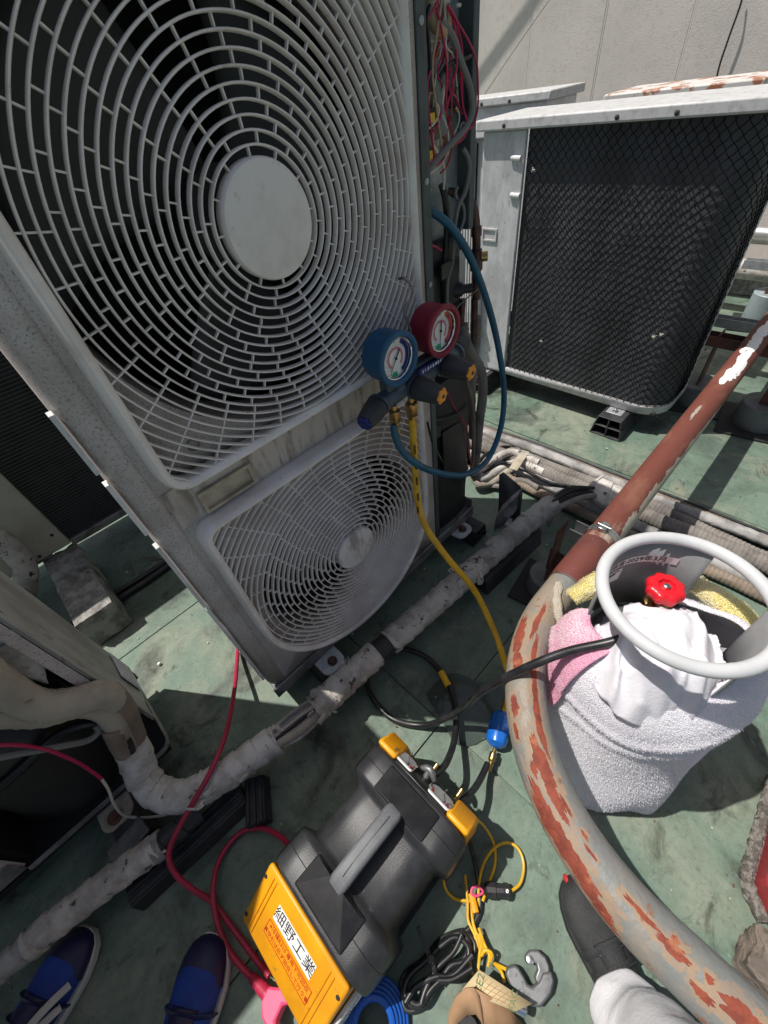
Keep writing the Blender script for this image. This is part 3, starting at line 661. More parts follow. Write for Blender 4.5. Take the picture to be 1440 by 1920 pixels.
cable(U, 'wire', [(872,880,.78),(880,890,.78),(893,898,.77),(901,903,.77)], 'rustdark', .004)
# feet with rusty bolts
for px, py in ((618, 1238), (862, 992)):
    p = at(px, py, z=.09); bm = NB(); prism(bm, rrect(p.x-.045, p.x+.045, p.y-.045, p.y+.06, .03, 5), (0,0,.082), Matrix.Identity(3), .010); ft = obj('foot', bm, G['whitedirty'], U, bevel=.002)
    bm = NB(); lathe(bm, [(.017,0),(.017,.007),(.012,.008),(.012,.016),(.004,.02)], (p.x+.004, p.y-.012, .092), (0,0,1), 18); obj('bolt', bm, G['rustdark'], ft)

# black support blocks (hollow moulded beams)
def support_block(label, c, l, wd, h, ang, ridges=False, hollow=True, name='support_block'):
    t = thing(name, label, 'support block', (c[0], c[1], 0), 'black plastic support blocks'); m = rz(ang)
    def P_(x, y, z): q = m @ Vector((x, y, 0)); return Vector((c[0]+q.x, c[1]+q.y, z))
    bm = NB()
    if hollow:
        th = .007; tw = wd*.72
        def slab(poly):  # poly in (y,z) along x
            secs = [[P_(x, y, z) for y, z in poly] for x in (-l/2, l/2)]; loft(bm, secs)
        slab([(-wd/2, 0), (wd/2, 0), (wd/2-.002, th), (-wd/2+.002, th)])
        slab([(-tw/2, h-th), (tw/2, h-th), (tw/2, h), (-tw/2, h)])
        for s in (-1, 1): slab([(s*wd/2, .0004), (s*tw/2, h-.0004), (s*(tw/2-th), h-.0008), (s*(wd/2-th), .0008)])
        slab([(-th/2, th*.9), (th/2, th*.9), (th/2, h-th*.9), (-th/2, h-th*.9)])
        e = wd/2-.008; slab([(-e, h*.48), (e, h*.48), (e, h*.48+th*.8), (-e, h*.48+th*.8)])
        for zz in (-.46,):
            pass
        # closed middle so that daylight does not run through
        tq = tw/2-th; wq = wd/2-th
        loft(bm, [[P_(x, y, z) for y, z in ((-wq, th+.001), (wq, th+.001), (tq, h-th-.001), (-tq, h-th-.001))] for x in (-l*.3, l*.3)])
    else:
        tw = wd*.8; loft(bm, [[P_(x, y, z) for y, z in ((-wd/2, 0), (wd/2, 0), (tw/2, h), (-tw/2, h))] for x in (-l/2, l/2)])
        for q in range(3):
            y = -tw/2+tw*(q+.5)/3; obox(bm, P_(0, y, h+.003), (l*.98, tw*.18, .008), m)
    obj('beam', bm, G['blkblock'], t, bevel=.003)
    return t
support_block('black moulded block under the left foot of the two-fan unit', (.19, .83), .34, .10, .078, R(90))
support_block('black moulded block under the open wiring side of the two-fan unit', (1.03, .83), .36, .10, .078, R(90))
support_block('black ridged block under the taped pipe beside the grey round footing', (1.0, .505), .36, .11, .085, R(-4), True, False)
support_block('long black ridged block on the dark floor under the lower taped pipe', (-.40, .610), .34, .080, .060, R(-4), True, False)
support_block('small black block beside the taped pipe above the yellow machine', (-.215, .555), .12, .07, .05, R(60), True, False)
# ------------------------------------------------------------------ left unit (service side open)
LU = thing('outdoor_unit', 'dark open-sided outdoor unit at the lower left with cream insulated pipes coming out', 'outdoor unit', (-.75, 1.0, 0), 'rooftop outdoor units')
bm = NB(); box(bm, -1.30, -.712, .852, .858, .135, 1.70); obj('front_panel', bm, G['cab'], LU, bevel=.003)
bm = NB(); box(bm, -1.30, -.716, .846, .851, .128, .20); obj('panel_lip', bm, G['panl'], LU, bevel=.004)
bm = NB()
secs = []
for (y, zb) in ((.870,.245),(.94,.232),(1.0,.222),(1.06,.212),(1.128,.200)):
    dx = .004*math.sin((y-.87)*70); secs.append([(-.285+dx, y, zb), (-.285+dx, y, 1.7), (-.290+dx, y, 1.7), (-.290+dx, y, zb)])
loft(bm, secs); sp_ = obj('side_panel', bm, G['slab'], LU, ang=60)
bm = NB(); box(bm, -.315, -.2905, .864, .868, .33, 1.7); obj('panel_flange', bm, G['cab'], LU, bevel=.002)
bm = NB(); box(bm, -.2848, -.2800, .866, .880, .25, 1.7); obj('panel_edge', bm, G['slab'], LU, bevel=.002)
bm = NB(); box(bm, -.2805, -.279, .99, 1.10, .235, .345); vt = obj('vent_plate', bm, G['whitedirty'], LU)
for q in range(9):
    bm = NB(); box(bm, -.2792, -.2765, .996, 1.094, .243+.0115*q, .247+.0115*q); obj('louvre', bm, G['white'], vt)
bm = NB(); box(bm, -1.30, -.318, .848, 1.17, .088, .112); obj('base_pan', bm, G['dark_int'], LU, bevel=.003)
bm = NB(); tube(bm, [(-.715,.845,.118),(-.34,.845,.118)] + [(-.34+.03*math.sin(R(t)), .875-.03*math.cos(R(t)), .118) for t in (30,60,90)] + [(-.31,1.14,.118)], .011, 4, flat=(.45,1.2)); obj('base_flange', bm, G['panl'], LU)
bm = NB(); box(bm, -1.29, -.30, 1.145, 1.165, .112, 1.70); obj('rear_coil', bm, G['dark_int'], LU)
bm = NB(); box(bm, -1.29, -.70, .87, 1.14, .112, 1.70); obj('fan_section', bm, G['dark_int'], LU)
bm = NB(); box(bm, -1.31, -.27, .84, 1.18, 1.701, 1.725); obj('top_panel', bm, G['cab'], LU, bevel=.005)
bm = NB()
secs = []
for i in range(12):
    t = i/11; z = .113+.42*t; s = []
    for k in range(30):
        a = 2*math.pi*k/30; q = 1+.05*nz((math.cos(a)*2, math.sin(a)*2, z*6), 1.7)+.03*math.sin(4*a+z*11)
        if t > .8: q *= 1-.5*((t-.8)/.2)**2
        s.append((-.53+.155*q*math.cos(a), 1.0+.125*q*math.sin(a), z))
    secs.append(s)
loft(bm, secs); obj('compressor_jacket', bm, G['jacket'], LU)
insul(LU, 'insulated_pipe', [(-60,1235,{'y':.86}),(0,1285,{'y':.85}),(70,1322,{'y':.845}),(130,1318,{'y':.84}),(185,1303,{'y':.84}),(212,1312,{'y':.845})], 'insul', .035, 20)
insul(LU, 'insulated_pipe', [(205,1302,{'y':.845}),(228,1330,{'y':.85}),(246,1372,{'y':.85}),(258,1410,{'y':.848})], 'insul_b', .032, 20)
insul(LU, 'insulated_pipe', [(-60,1325,{'y':.855}),(0,1340,{'y':.85}),(80,1342,{'y':.845}),(150,1325,{'y':.84}),(192,1333,{'y':.835}),(215,1358,{'y':.83}),(240,1405,{'y':.832})], 'insul', .026, 18)
insul(LU, 'insulated_pipe', [(208,1362,{'y':.826}),(222,1390,{'y':.822}),(243,1428,{'y':.825})], 'insul_b', .024, 18)
cable(LU, 'cable', [(-30,1500,.87),(40,1440,.87),(100,1385,.86),(160,1358,.85),(205,1362,.842),(235,1385,.815),(250,1420,.815)], 'wire_black', .012, 8, 10)
cable(LU, 'cable', [(-30,1425,.825),(40,1412,.822),(120,1398,.82),(165,1388,.822),(184,1372,.83),(180,1360,.84)], 'wire_grey', .008)
cable(LU, 'wire', [(-30,1398,.815),(30,1397,.815),(70,1402,.815),(100,1410,.81),(150,1432,.805),(190,1460,.80)], 'wire_magenta', .0042)
cable(LU, 'wire', [(190,1460,.80),(203,1480,.795),(214,1508,.79),(232,1528,.78),(262,1533,.76),(300,1530,.73),(322,1525,.70)], 'wire_white', .0036)
# crumpled papers tucked inside
def crumple(name, pix, m, par, n=8, amp=.01, plane='y'):
    c4 = [at(a, b, **{plane: c}) for a, b, c in pix]; bm = NB(); g = []
    for i in range(n+1):
        row = []
        for j in range(n+1):
            p = c4[0].lerp(c4[1], i/n).lerp(c4[3].lerp(c4[2], i/n), j/n); p = p + Vector((1,1,1))*amp*nz(p, 28) ; row.append(bm.verts.new(p))
        g.append(row)
    for i in range(n):
        for j in range(n): bm.faces.new((g[i][j], g[i+1][j], g[i+1][j+1], g[i][j+1]))
    return obj(name, bm, G[m], par, solid=.001, ang=25)
crumple('paper_sheet', [(-20,1205,.90),(62,1212,.895),(92,1268,.88),(-10,1262,.90)], 'tapewhite', LU, amp=.015)
crumple('paper_sheet', [(-20,1185,.91),(38,1192,.90),(40,1215,.90),(-20,1220,.91)], 'paper', LU, amp=.012)
p = at(222, 1525, z=.09); bm = NB(); prism(bm, rrect(p.x-.05, p.x+.04, p.y-.03, p.y+.07, .03, 5), (0,0,.080), Matrix.Identity(3), .008); ft = obj('foot', bm, G['beige'], LU, bevel=.002)
bm = NB(); lathe(bm, [(.02,0),(.02,.006),(.013,.007),(.013,.016)], (p.x-.01, p.y-.002, .088), (0,0,1), 18); obj('bolt', bm, G['rustdark'], ft)
support_block('black moulded block under the foot of the dark open unit at lower left', (p.x, p.y+.06), .30, .10, .077, R(90))
# grey angle bracket lying on that block
bm = NB(); obox(bm, (p.x-.005, p.y-.085, .083), (.10,.055,.008), rz(R(8))); tag(obj('steel_angle', bm, G['steelgrey'], loc=(p.x, p.y-.08, .08), bevel=.002), 'blue grey steel plate on the block by the rusty foot bolt, lower left', 'plate')

# ------------------------------------------------------------------ unit in the back row on a concrete block
BU = thing('outdoor_unit', 'cream outdoor unit behind at the left with a black coil, on a mossy block', 'outdoor unit', (-.2, 2.15, 0), 'rooftop outdoor units')
YB = 1.975
bm = NB(); box(bm, -1.1, -.250, YB, YB+.30, .175, 1.32); cp = obj('cream_panel', bm, G['cream'], BU, bevel=.006)
for x in (-.40, -.52):
    bm = NB(); box(bm, x, x+.012, YB-.003, YB+.001, .20, 1.30); obj('panel_rib', bm, G['cream'], cp, bevel=.0025)
for px, py in ((97,1003),(74,1043)):
    q = at(px, py, y=YB); bm = NB(); lathe(bm, [(.007,0),(.007,.003),(.004,.004)], (q.x, YB, q.z), (0,-1,0), 14); obj('screw', bm, G['screwdark'], cp)
bm = NB(); box(bm, -.249, .85, YB+.02, YB+.28, .19, 1.30); obj('coil', bm, G['coil'], BU)
gb = NB()
for q in range(78): z = .20+.0142*q; box(gb, -.249, .85, YB+.010, YB+.0125, z, z+.0026)
kind(obj('coil_guard', gb, G['netl'], BU), 'stuff')
bm = NB(); box(bm, -.25, .86, YB+.002, YB+.29, .155, .19); obj('base_pan', bm, G['panl'], BU, bevel=.004)
bm = NB(); box(bm, -1.12, .87, YB-.02, YB+.32, 1.321, 1.345); obj('top_panel', bm, G['cream'], BU, bevel=.006)
q = at(68, 1033, z=.168); bm = NB(); box(bm, q.x-.05, q.x+.05, q.y-.10, q.y+.02, .1655, .1735); obj('foot', bm, G['steelgrey'], BU, bevel=.003)
tube_pts = spl([at(-20,1000,y=1.99), at(20,1030,y=1.95), at(46,1062,y=1.93), at(48,1098,y=1.93), at(40,1150,y=1.95)], 8)
bm = NB(); tube(bm, tube_pts, .042, 18, rf=lambda s, a, i: .003*((s/.045 - a/6.283) % 1)); obj('taped_elbow', bm, G['tape'], BU)
def rough_block(name, label, cat, x0, x1, y0, y1, z1, m, n=9, amp=.008, group=None):
    bm = NB(); box(bm, x0, x1, y0, y1, 0, z1); bmesh.ops.subdivide_edges(bm, edges=bm.edges[:], cuts=n, use_grid_fill=True)
    c = Vector(((x0+x1)/2, (y0+y1)/2, z1/2))
    for v in bm.verts:
        d = nz(v.co, 26)*amp + nz(v.co, 70, 3)*amp*.6
        k = sum((abs(v.co[i]-c[i]) > .9*s) for i, s in enumerate(((x1-x0)/2, (y1-y0)/2, z1/2)))
        if k >= 2: d -= amp*.8
        v.co += (v.co-c).normalized()*d
        v.co.z = max(v.co.z, 0)
    o = obj(name, bm, G[m], loc=((x0+x1)/2, (y0+y1)/2, 0), ang=30); return tag(o, label, cat, group)
rough_block('concrete_block', 'rough grey concrete block with moss under the cream unit', 'block', -.385, -.238, 1.50, 2.0, .160, 'conc')
rough_block('concrete_block', 'concrete block under the far side of the cream back-row unit', 'block', .55, .70, 1.50, 2.0, .150, 'conc')
for k, dy in enumerate((0, .05)):
    pts = [at(118,1180+dy*200,z=.02), at(150,1160+dy*260,z=.016), at(205,1120+dy*300,z=.016), at(262,1085+dy*260,z=.016), at(312,1052+dy*220,z=.016), at(400,985+dy*200,z=.016)]
    wire_thing('floor_cable', ('thick black cable nearer the mossy block, crossing the floor at left', 'thick black cable farther from the mossy block, crossing the floor at left')[k], 'cable', pts, .014, G['blackhose'], 8, 10, 'black cables on the left floor')
bm = NB(); q = at(300,1246,z=0); obox(bm, (q.x,q.y,.006), (.012,.010,.012), rz(.4)); tag(obj('pebble', bm, G['paper'], loc=(q.x,q.y,0), bevel=.003), 'tiny white chip lying on the sunlit floor left of the main unit', 'pebble')

# ------------------------------------------------------------------ netted unit at right
RU = thing('outdoor_unit', 'white outdoor unit at right wrapped in black bird net, with a weathered lid', 'outdoor unit', (2.31, .93, 0), 'rooftop outdoor units')
XC = 2.155
plan = [(XC, 1.268), (XC, .92), (XC, .50)] + [(2.275-.12*math.cos(R(t)), .50-.12*math.sin(R(t))) for t in range(15, 91, 15)] + [(2.442, .38)]
pl_ = [Vector((x, y, 0)) for x, y in plan]
bm = NB(); loft(bm, [[(x, y, z) for x, y in plan] for z in (.16, .5, .9, 1.25)], cap=False, closed=False); obj('coil', bm, G['coilR'], RU)
bm = NB(); box(bm, XC+.04, 2.44, .42, 1.27, .16, 1.25); obj('core', bm, G['dark_int'], RU)
seglen = [0]
for a, b in zip(pl_, pl_[1:]): seglen.append(seglen[-1]+(b-a).length)
def along(u):
    u = max(0, min(seglen[-1], u))
    for i in range(len(pl_)-1):
        if u <= seglen[i+1]:
            t = (u-seglen[i])/(seglen[i+1]-seglen[i]); p = pl_[i].lerp(pl_[i+1], t); d = (pl_[i+1]-pl_[i]).normalized(); n_ = Vector((d.y, -d.x, 0)); return p, n_
    return pl_[-1], Vector((0,-1,0))
nb = NB(); ZL, ZH = .165, 1.245; mw, mh = .034, .039
UL = seglen[-1]
for fam in (1, -1):
    k0 = -int((ZH-ZL)/mh)-2; k1 = int(UL/mw)+int((ZH-ZL)/mh)+3
    for k in range(k0, k1):
        pts = []
        N_ = int((ZH-ZL)/(mh/2))+1
        for i in range(N_+1):
            v = i/N_; z = ZL+(ZH-ZL)*v; steps = (z-ZL)/mh
            u = k*mw + (steps*mw if fam > 0 else -steps*mw) + .006*math.sin(z*9+k*.7)*0 + .006*nz((k*.3, z*3, fam), 1)
            u += .0028*(1 if (i % 2) else -1)*fam
            if fam < 0: u += 0
            pts.append((u, z))
        run = []
        def flush(run):
            if len(run) < 2: return
            tube(nb, [along(u)[0] + along(u)[1]*(.014+ .004*nz((u*7, z*7, 1), 1)) + Vector((0,0,z)) for u, z in run], .0015, 4, cap=False)
        for u, z in pts:
            if 0 <= u <= UL: run.append((u, z))
            else: flush(run); run = []
        flush(run)
kind(obj('bird_net', nb, G['net'], RU, smooth=False, recalc=False), 'stuff')
# pale frayed tufts where the net is tied
for (px, py) in ((1226,632),(1240,628),(1015,640),(1000,318),(993,288)):
    c_ = at(px, py, x=XC-.02); bm = NB()
    for q in range(7):
        d = Vector((random.uniform(-.2,.2), random.uniform(-1,1), random.uniform(-1,1)))*.011; tube(bm, [c_-d, c_+Vector((-.004,0,0)), c_+d.cross(Vector((1,.2,0)))*.9], .0009, 4)
    obj('net_tie', bm, G['net' if px == 993 else 'wire_white'], RU)
bm = NB(); box(bm, XC-.022, XC-.002, 1.27, 1.492, .13, 1.25); svp = obj('service_panel', bm, G['whitedirty'], RU, bevel=.006)
hx = XC-.022
bm = NB(); q = at(918, 440, x=hx)
def ringpoly_x(bm, x0, xin, o, i):
    a = [bm.verts.new((x0, y, z)) for y, z in o]; b = [bm.verts.new((x0, y, z)) for y, z in i]; c = [bm.verts.new((xin, y, z)) for y, z in i]; d = [bm.verts.new((x0+.007, y, z)) for y, z in o]
    n = len(o)
    for k in range(n):
        j = (k+1) % n; bm.faces.new((a[k], a[j], b[j], b[k])); bm.faces.new((b[k], b[j], c[j], c[k])); bm.faces.new((a[k], d[k], d[j], a[j]))
    bm.faces.new(c)
y0, y1, z0, z1 = q.y-.044, q.y+.044, q.z-.028, q.z+.028
ringpoly_x(bm, hx-.006, hx-.0005, [(y0,z0),(y1,z0),(y1,z1),(y0,z1)], [(y0+.007,z0+.007),(y1-.007,z0+.007),(y1-.007,z1-.007),(y0+.007,z1-.007)]); obj('handle_recess', bm, G['lid'], svp, smooth=False)
for px, py in ((967,296),(965,366)):
    q = at(px, py, x=hx); bm = NB(); cyl(bm, q+Vector((0,.02,0)), q+Vector((-.004,-.03,-.002)), .011, 14); obj('net_peg', bm, G['white'], svp)
bm = NB(); secs = []
for x_, z_ in ((XC-.048, 1.238), (XC-.048, 1.282), (XC-.040, 1.290)): secs.append([(x_, y, z_ - .010*((1.52-y)/1.2)*0) for y in (.33, .6, .9, 1.2, 1.515)])
lidb = NB(); box(lidb, XC-.050, 2.52, .325, 1.515, 1.252, 1.292); ld = obj('lid', lidb, G['lid'], RU, bevel=.007)
for px, py in ((944,247),(1157,220),(1270,210)):
    q = at(px, py, x=XC-.05); bm = NB(); lathe(bm, [(.008,0),(.008,.003),(.005,.005)], (XC-.05, q.y, 1.268), (-1,0,0), 12); obj('screw', bm, G['screwdark'], ld)
plan2 = [(XC-.014, 1.50), (XC-.014, .50)] + [(2.275-.134*math.cos(R(t)), .50-.134*math.sin(R(t))) for t in range(15, 91, 15)] + [(2.478, .366)]
bm = NB(); loft(bm, [[(x, y, .122) for x, y in plan2], [(x, y, .162) for x, y in plan2], [(x+.012, y+.008, .163) for x, y in plan2]], cap=False, closed=False); obj('base_pan', bm, G['lid'], RU, solid=.003)
bm = NB(); box(bm, XC+.01, 2.47, .40, 1.49, .118, .128); obj('pan_bottom', bm, G['dark_int'], RU)
bm = NB(); box(bm, 2.443, 2.482, .368, .384, .128, 1.25); cs_ = obj('corner_strip', bm, G['whitedirty'], RU, bevel=.004)
bm = NB(); box(bm, 2.4825, 2.487, .372, .50, .128, 1.25); obj('far_side', bm, G['white'], RU)
for z in (.30, .12+.2): pass
q = at(1322, 655, y=.367); bm = NB(); lathe(bm, [(.007,0),(.007,.003),(.004,.005)], (q.x, .367, q.z), (0,-1,0), 12); obj('screw', bm, G['screwdark'], cs_)
for y in (.565, 1.405):
    t_ = support_block(('black hollow moulded block under the rounded corner of the netted unit', 'black hollow moulded block under the white panel of the netted unit')[y > 1], (2.235, y), .40, .165, .112, R(0))
    bm = NB(); box(bm, 2.085, 2.15, y-.035, y+.045, .1125, .1165); f_ = obj('foot', bm, G['galv'], RU, bevel=.002)
    bm = NB(); lathe(bm, [(.015,0),(.015,.003),(.009,.004),(.009,.014),(.005,.016),(.005,.024)], (2.11, y+.005, .1165), (0,0,1), 12); obj('bolt', bm, G['steel'], f_)
# valves on the left flank of the netted unit
for z in (.44, .52, .60):
    q = at(908, 640, x=2.02); 
vb_ = NB(); box(vb_, 2.10, 2.13, 1.455, 1.50, .13, .62); obj('valve_cover', vb_, G['lid'], RU, bevel=.003)
for z in (.36, .43, .50):
    bm = NB(); tube(bm, [(2.10,1.475,z),(2.07,1.475,z)], .014, 14); obj('valve_cap', bm, G['steel'], RU)

# ------------------------------------------------------------------ more units behind
def far_unit(label, x0, x1, y0, y1, z1, lidm, bodym):
    t = thing('outdoor_unit', label, 'outdoor unit', ((x0+x1)/2, (y0+y1)/2, 0), 'rooftop outdoor units')
    bm = NB(); box(bm, x0, x1, y0, y1, .12, z1-.03); obj('cabinet', bm, G[bodym], t, bevel=.006)
    bm = NB(); box(bm, x0-.03, x1+.03, y0-.03, y1+.03, z1-.03+.001, z1+.012); l = obj('lid', bm, G[lidm], t, bevel=.007)
    for yy in (y0+.05, y1-.12): bm = NB(); box(bm, x0+.02, x1-.02, yy, yy+.07, .0, .119); obj('foot', bm, G['blkblock'], t)
    return t, l
t, l = far_unit('rust-edged lid of the outdoor unit standing behind the netted unit', 2.76, 3.08, .62, 1.20, 1.285, 'lidrust', 'white')
for px, py in ((1158,190),(1252,180),(1357,167),(1430,160)):
    q = at(px, py, x=2.73); bm = NB(); lathe(bm, [(.011,0),(.011,.004),(.006,.006)], (2.73, q.y, 1.268), (-1,0,0), 12); obj('screw', bm, G['screwdark'], l)
t, l = far_unit('white outdoor unit by the wall with a small blue badge, partly behind the netted unit', 2.98, 3.32, 1.66, 2.60, 1.315, 'lid', 'white')
q = at(947, 221, x=2.975); bm = NB(); box(bm, 2.972, 2.979, q.y-.05, q.y+.05, q.z-.011, q.z+.011); obj('badge', bm, G['dialblue'], t)
for px in (903, 955):
    q = at(px, 195, x=2.95); bm = NB(); lathe(bm, [(.009,0),(.009,.004),(.005,.006)], (2.95, q.y, 1.30), (-1,0,0), 12); obj('screw', bm, G['screwdark'], l)
t, l = far_unit('white unit with a fine barred guard right behind the copper pipe elbow', 2.25, 2.54, 1.56, 2.45, 1.245, 'white', 'whitedirty')
bm = NB(); box(bm, 2.244, 2.249, 1.60, 2.42, .20, 1.20); bk = obj('guard_back', bm, G['dark_int'], t)
for q in range(44):
    y = 1.605+.0186*q; bm = NB(); box(bm, 2.232, 2.2425, y, y+.008, .20, 1.20); obj('guard_bar', bm, G['white'], t)

# ------------------------------------------------------------------ big rusty pipe with its bend
PZ, PY, PR = .43, .182, .0455
BP = thing('bent_pipe', 'large rusty red pipe that bends through the foreground as pale galvanised steel', 'pipe', (.66, -.1, 0))
def pipe_noise(s, a, i): return .0006*nz((s*6, math.cos(a)*1.5, math.sin(a)*1.5), 1.6)
bm = NB(); tube(bm, [(x, PY, PZ) for x in [0.90+.06*i for i in range(62)]], PR, 36, rf=pipe_noise); obj('straight_pipe', bm, G['rust'], BP)
bm = NB(); tube(bm, [(x, PY, PZ) for x in (.735,.75,.80,.85,.90,.915)], [.0475,.0488,.049,.049,.0488,.0475], 36); obj('pipe_sleeve', bm, G['sleeve'], BP)
arc = [(.74, PY, PZ)] + [(.66-.448*math.sin(R(t)), -.266+.448*math.cos(R(t)), PZ) for t in range(0, 91, 3)] + [(.212, -.266-.05*i, PZ) for i in range(1, 22)]
bm = NB(); tube(bm, arc, PR, 40, rf=pipe_noise); obj('pipe_bend', bm, G['bend'], BP)
bm = NB(); tube(bm, [(x, PY, PZ) for x in (.7355,.7375)], .0496, 36); obj('sleeve_edge', bm, G['steel'], BP)
def pipe_clamp(x):
    bm = NB(); tube(bm, [(x-.013, PY, PZ), (x+.013, PY, PZ)], .0490, 36); c = obj('hose_clamp', bm, G['steel'], BP)
    bm = NB(); obox(bm, (x, PY+.006, PZ+.053), (.034,.024,.012)); cyl(bm, (x, PY-.016, PZ+.056), (x, PY+.026, PZ+.056), .005, 10); obj('clamp_screw', bm, G['steel'], c, bevel=.002)
pipe_clamp(.952); pipe_clamp(3.08)
# rust and bare patches lying on the pipe surface
PATH = [Vector((4.4-.06*i, PY, PZ)) for i in range(62)] + [Vector(p) for p in arc]
def pipe_patch(name, px, py, l, wd, m, seed, lift=.0007, zz=.465, irr=.42):
    p = at(px, py, z=zz); i = min(range(1, len(PATH)-1), key=lambda q: (PATH[q].xy-p.xy).length)
    T = (PATH[i+1]-PATH[i-1]).normalized(); s = T.cross(Vector((0,0,1))).normalized(); off = max(-.98, min(.98, (p-PATH[i]).dot(s)/PR)); ph = math.acos(off); r0 = random.Random(seed)
    def P_(u, v):                     # u metres along the pipe, v metres round it
        q = PATH[i] + T*u; j = min(range(1, len(PATH)-1), key=lambda k: (PATH[k]-q).length); T2 = (PATH[j+1]-PATH[j-1]).normalized(); s2 = T2.cross(Vector((0,0,1))).normalized()
        ctr = PATH[j] + T2*((q-PATH[j]).dot(T2)); a = ph + v/PR
        return ctr + (s2*math.cos(a)+Vector((0,0,math.sin(a))))*(PR+lift)
    bm = NB(); n = 64; rings = []; ct = bm.verts.new(P_(0,0))
    rad = [1+irr*nz((math.cos(2*math.pi*k/n)*1.8, math.sin(2*math.pi*k/n)*1.8, seed*.37), 1.5)+.22*nz((math.cos(2*math.pi*k/n)*7, math.sin(2*math.pi*k/n)*7, seed*.7), 1)+r0.uniform(-.08,.08) for k in range(n)]
    for f in (.33,.66,1.0): rings.append([bm.verts.new(P_(l/2*f*rad[k]*math.cos(2*math.pi*k/n), wd/2*f*rad[k]*math.sin(2*math.pi*k/n))) for k in range(n)])
    for k in range(n):
        bm.faces.new((ct, rings[0][k], rings[0][(k+1) % n]))
        for A, B in zip(rings, rings[1:]): bm.faces.new((A[k], B[k], B[(k+1) % n], A[(k+1) % n]))
    return obj(name, bm, G[m], BP)
for q, (px, py, l, wd) in enumerate(((1008,1165,.11,.014),(972,1195,.10,.030),(970,1235,.05,.026),(1000,1225,.13,.012),(1002,1300,.16,.013),(1012,1372,.12,.014),(965,1322,.045,.020),(967,1362,.030,.012),(1014,1435,.11,.026),(1002,1448,.03,.012),(1030,1480,.09,.018),(1042,1560,.16,.040),(1068,1600,.10,.034),(1092,1640,.05,.014),(1112,1678,.075,.020),(1128,1712,.05,.010),(1190,1703,.06,.009),(1254,1775,.045,.016),(1258,1758,.014,.010),(1308,1858,.035,.014),(1340,1850,.012,.012),(1364,1884,.065,.030),(1402,1915,.04,.018),(1045,1500,.05,.008),(1060,1515,.04,.007),(1105,1600,.03,.006),(1085,1555,.02,.006))):
    pipe_patch('rust_stain', px, py, l*1.35, wd*1.75+.006, 'stain', q+3, .0004)
    pipe_patch('rust_patch', px, py, l*.96, wd*.92, 'rustpatch', q+3)
for q, (px, py, l, wd) in enumerate(((1235,958,.30,.05),(1272,905,.28,.040),(1205,1000,.16,.05),(1318,845,.30,.03),(1178,985,.10,.022),(1295,790,.10,.012),(1175,1010,.07,.035),(1350,800,.25,.02))):
    pipe_patch('bare_patch', px, py, l, wd, 'baremetal', q+60, .0006, .44, .6)
# flakes of white paint left on the pipe
rg = random.Random(11); bm = NB()
for q in range(60):
    x = rg.uniform(1.98, 2.62); th = R(90+rg.gauss(0, 14)+14)
    if abs(th-R(104)) > R(30): continue
    rx, rt = rg.uniform(.02,.07), rg.uniform(.14,.36); n = 11; vs = []
    c = None
    ring = []
    rr = PR + .0012 + .0002*q/46
    def pp(x, a): return (x, PY+rr*math.cos(a), PZ+rr*math.sin(a))
    for k in range(n):
        a = 2*math.pi*k/n; w_ = rg.uniform(.65, 1.15); ring.append(bm.verts.new(pp(x+rx*w_*math.cos(a), th+rt*w_*math.sin(a))))
    ct = bm.verts.new(pp(x, th))
    for k in range(n): bm.faces.new((ct, ring[k], ring[(k+1) % n]))
obj('paint_flakes', bm, G['paper'], BP)
# pipe stands: round footings, rusty posts, cross channel
def footing(label, x, y, r, h, m, post=None, pad=True):
    t = thing('round_footing', label, 'footing', (x, y, 0), 'round footings under the rusty pipe')
    if pad: bm = NB(); obox(bm, (x, y, .004), (r*3.0, r*3.0, .010), rz(R(8))); obj('rubber_pad', bm, G['rubber'], t, bevel=.002)
    bm = NB(); lathe(bm, [(r*.98, .0095), (r, .02), (r*.97, h-.004), (r*.92, h), (r*.86, h-.001)], (x, y, 0), (0,0,1), 36); obj('pipe_shell', bm, G[m], t)
    bm = NB(); lathe(bm, [(r*.2, h-.006), (r*.87, h-.004)], (x, y, 0), (0,0,1), 28); obj('mortar_fill', bm, G['grit'], t)
    if post: bm = NB(); box(bm, x-post[0], x+post[0], y-post[1], y+post[1], h-.01, post[2]); obj('post', bm, G[post[3]], t, bevel=.003)
    return t
footing('grey round footing under the pipe sleeve with a rusty post, by the taped pipe', .985, .31, .072, .10, 'pvcgrey', (.035,.003,.375,'rustdark'))
footing('grey round footing hidden behind the gas cylinder under the rusty pipe', 1.0, -.02, .072, .10, 'pvcgrey', (.003,.03,.375,'rustdark'))
footing('pale blue plastic round footing at the right edge with a rusty post', 3.80, .33, .10, .21, 'pvc', (.045,.035,.40,'rustdark'))
footing('weathered grey round footing at the right edge, nearest the rusty pipe', 2.56, .02, .105, .13, 'pvcgrey', (.04,.03,.39,'rustdark'))
footing('dark round footing below the corner strip of the netted unit', 2.62, .34, .10, .12, 'pvcgrey', (.05,.004,.39,'rustdark'))
def channel(label, x, y0, y1, z, m, w_=.05):
    t = thing('channel_beam', label, 'steel channel', (x, (y0+y1)/2, 0), 'cross channels under the rusty pipe')
    bm = NB(); box(bm, x-w_/2, x-w_/2+.004, y0, y1, z-.05, z); obj('flange', bm, G[m], t); bm = NB(); box(bm, x+w_/2-.004, x+w_/2, y0, y1, z-.05, z); obj('flange', bm, G[m], t)
    bm = NB(); box(bm, x-w_/2+.004, x+w_/2-.004, y0, y1, z-.05, z-.045); obj('web', bm, G[m], t)
channel('bright steel channel crossing under the pipe beside the hose clamp', 1.0, -.10, .285, .384, 'alu')
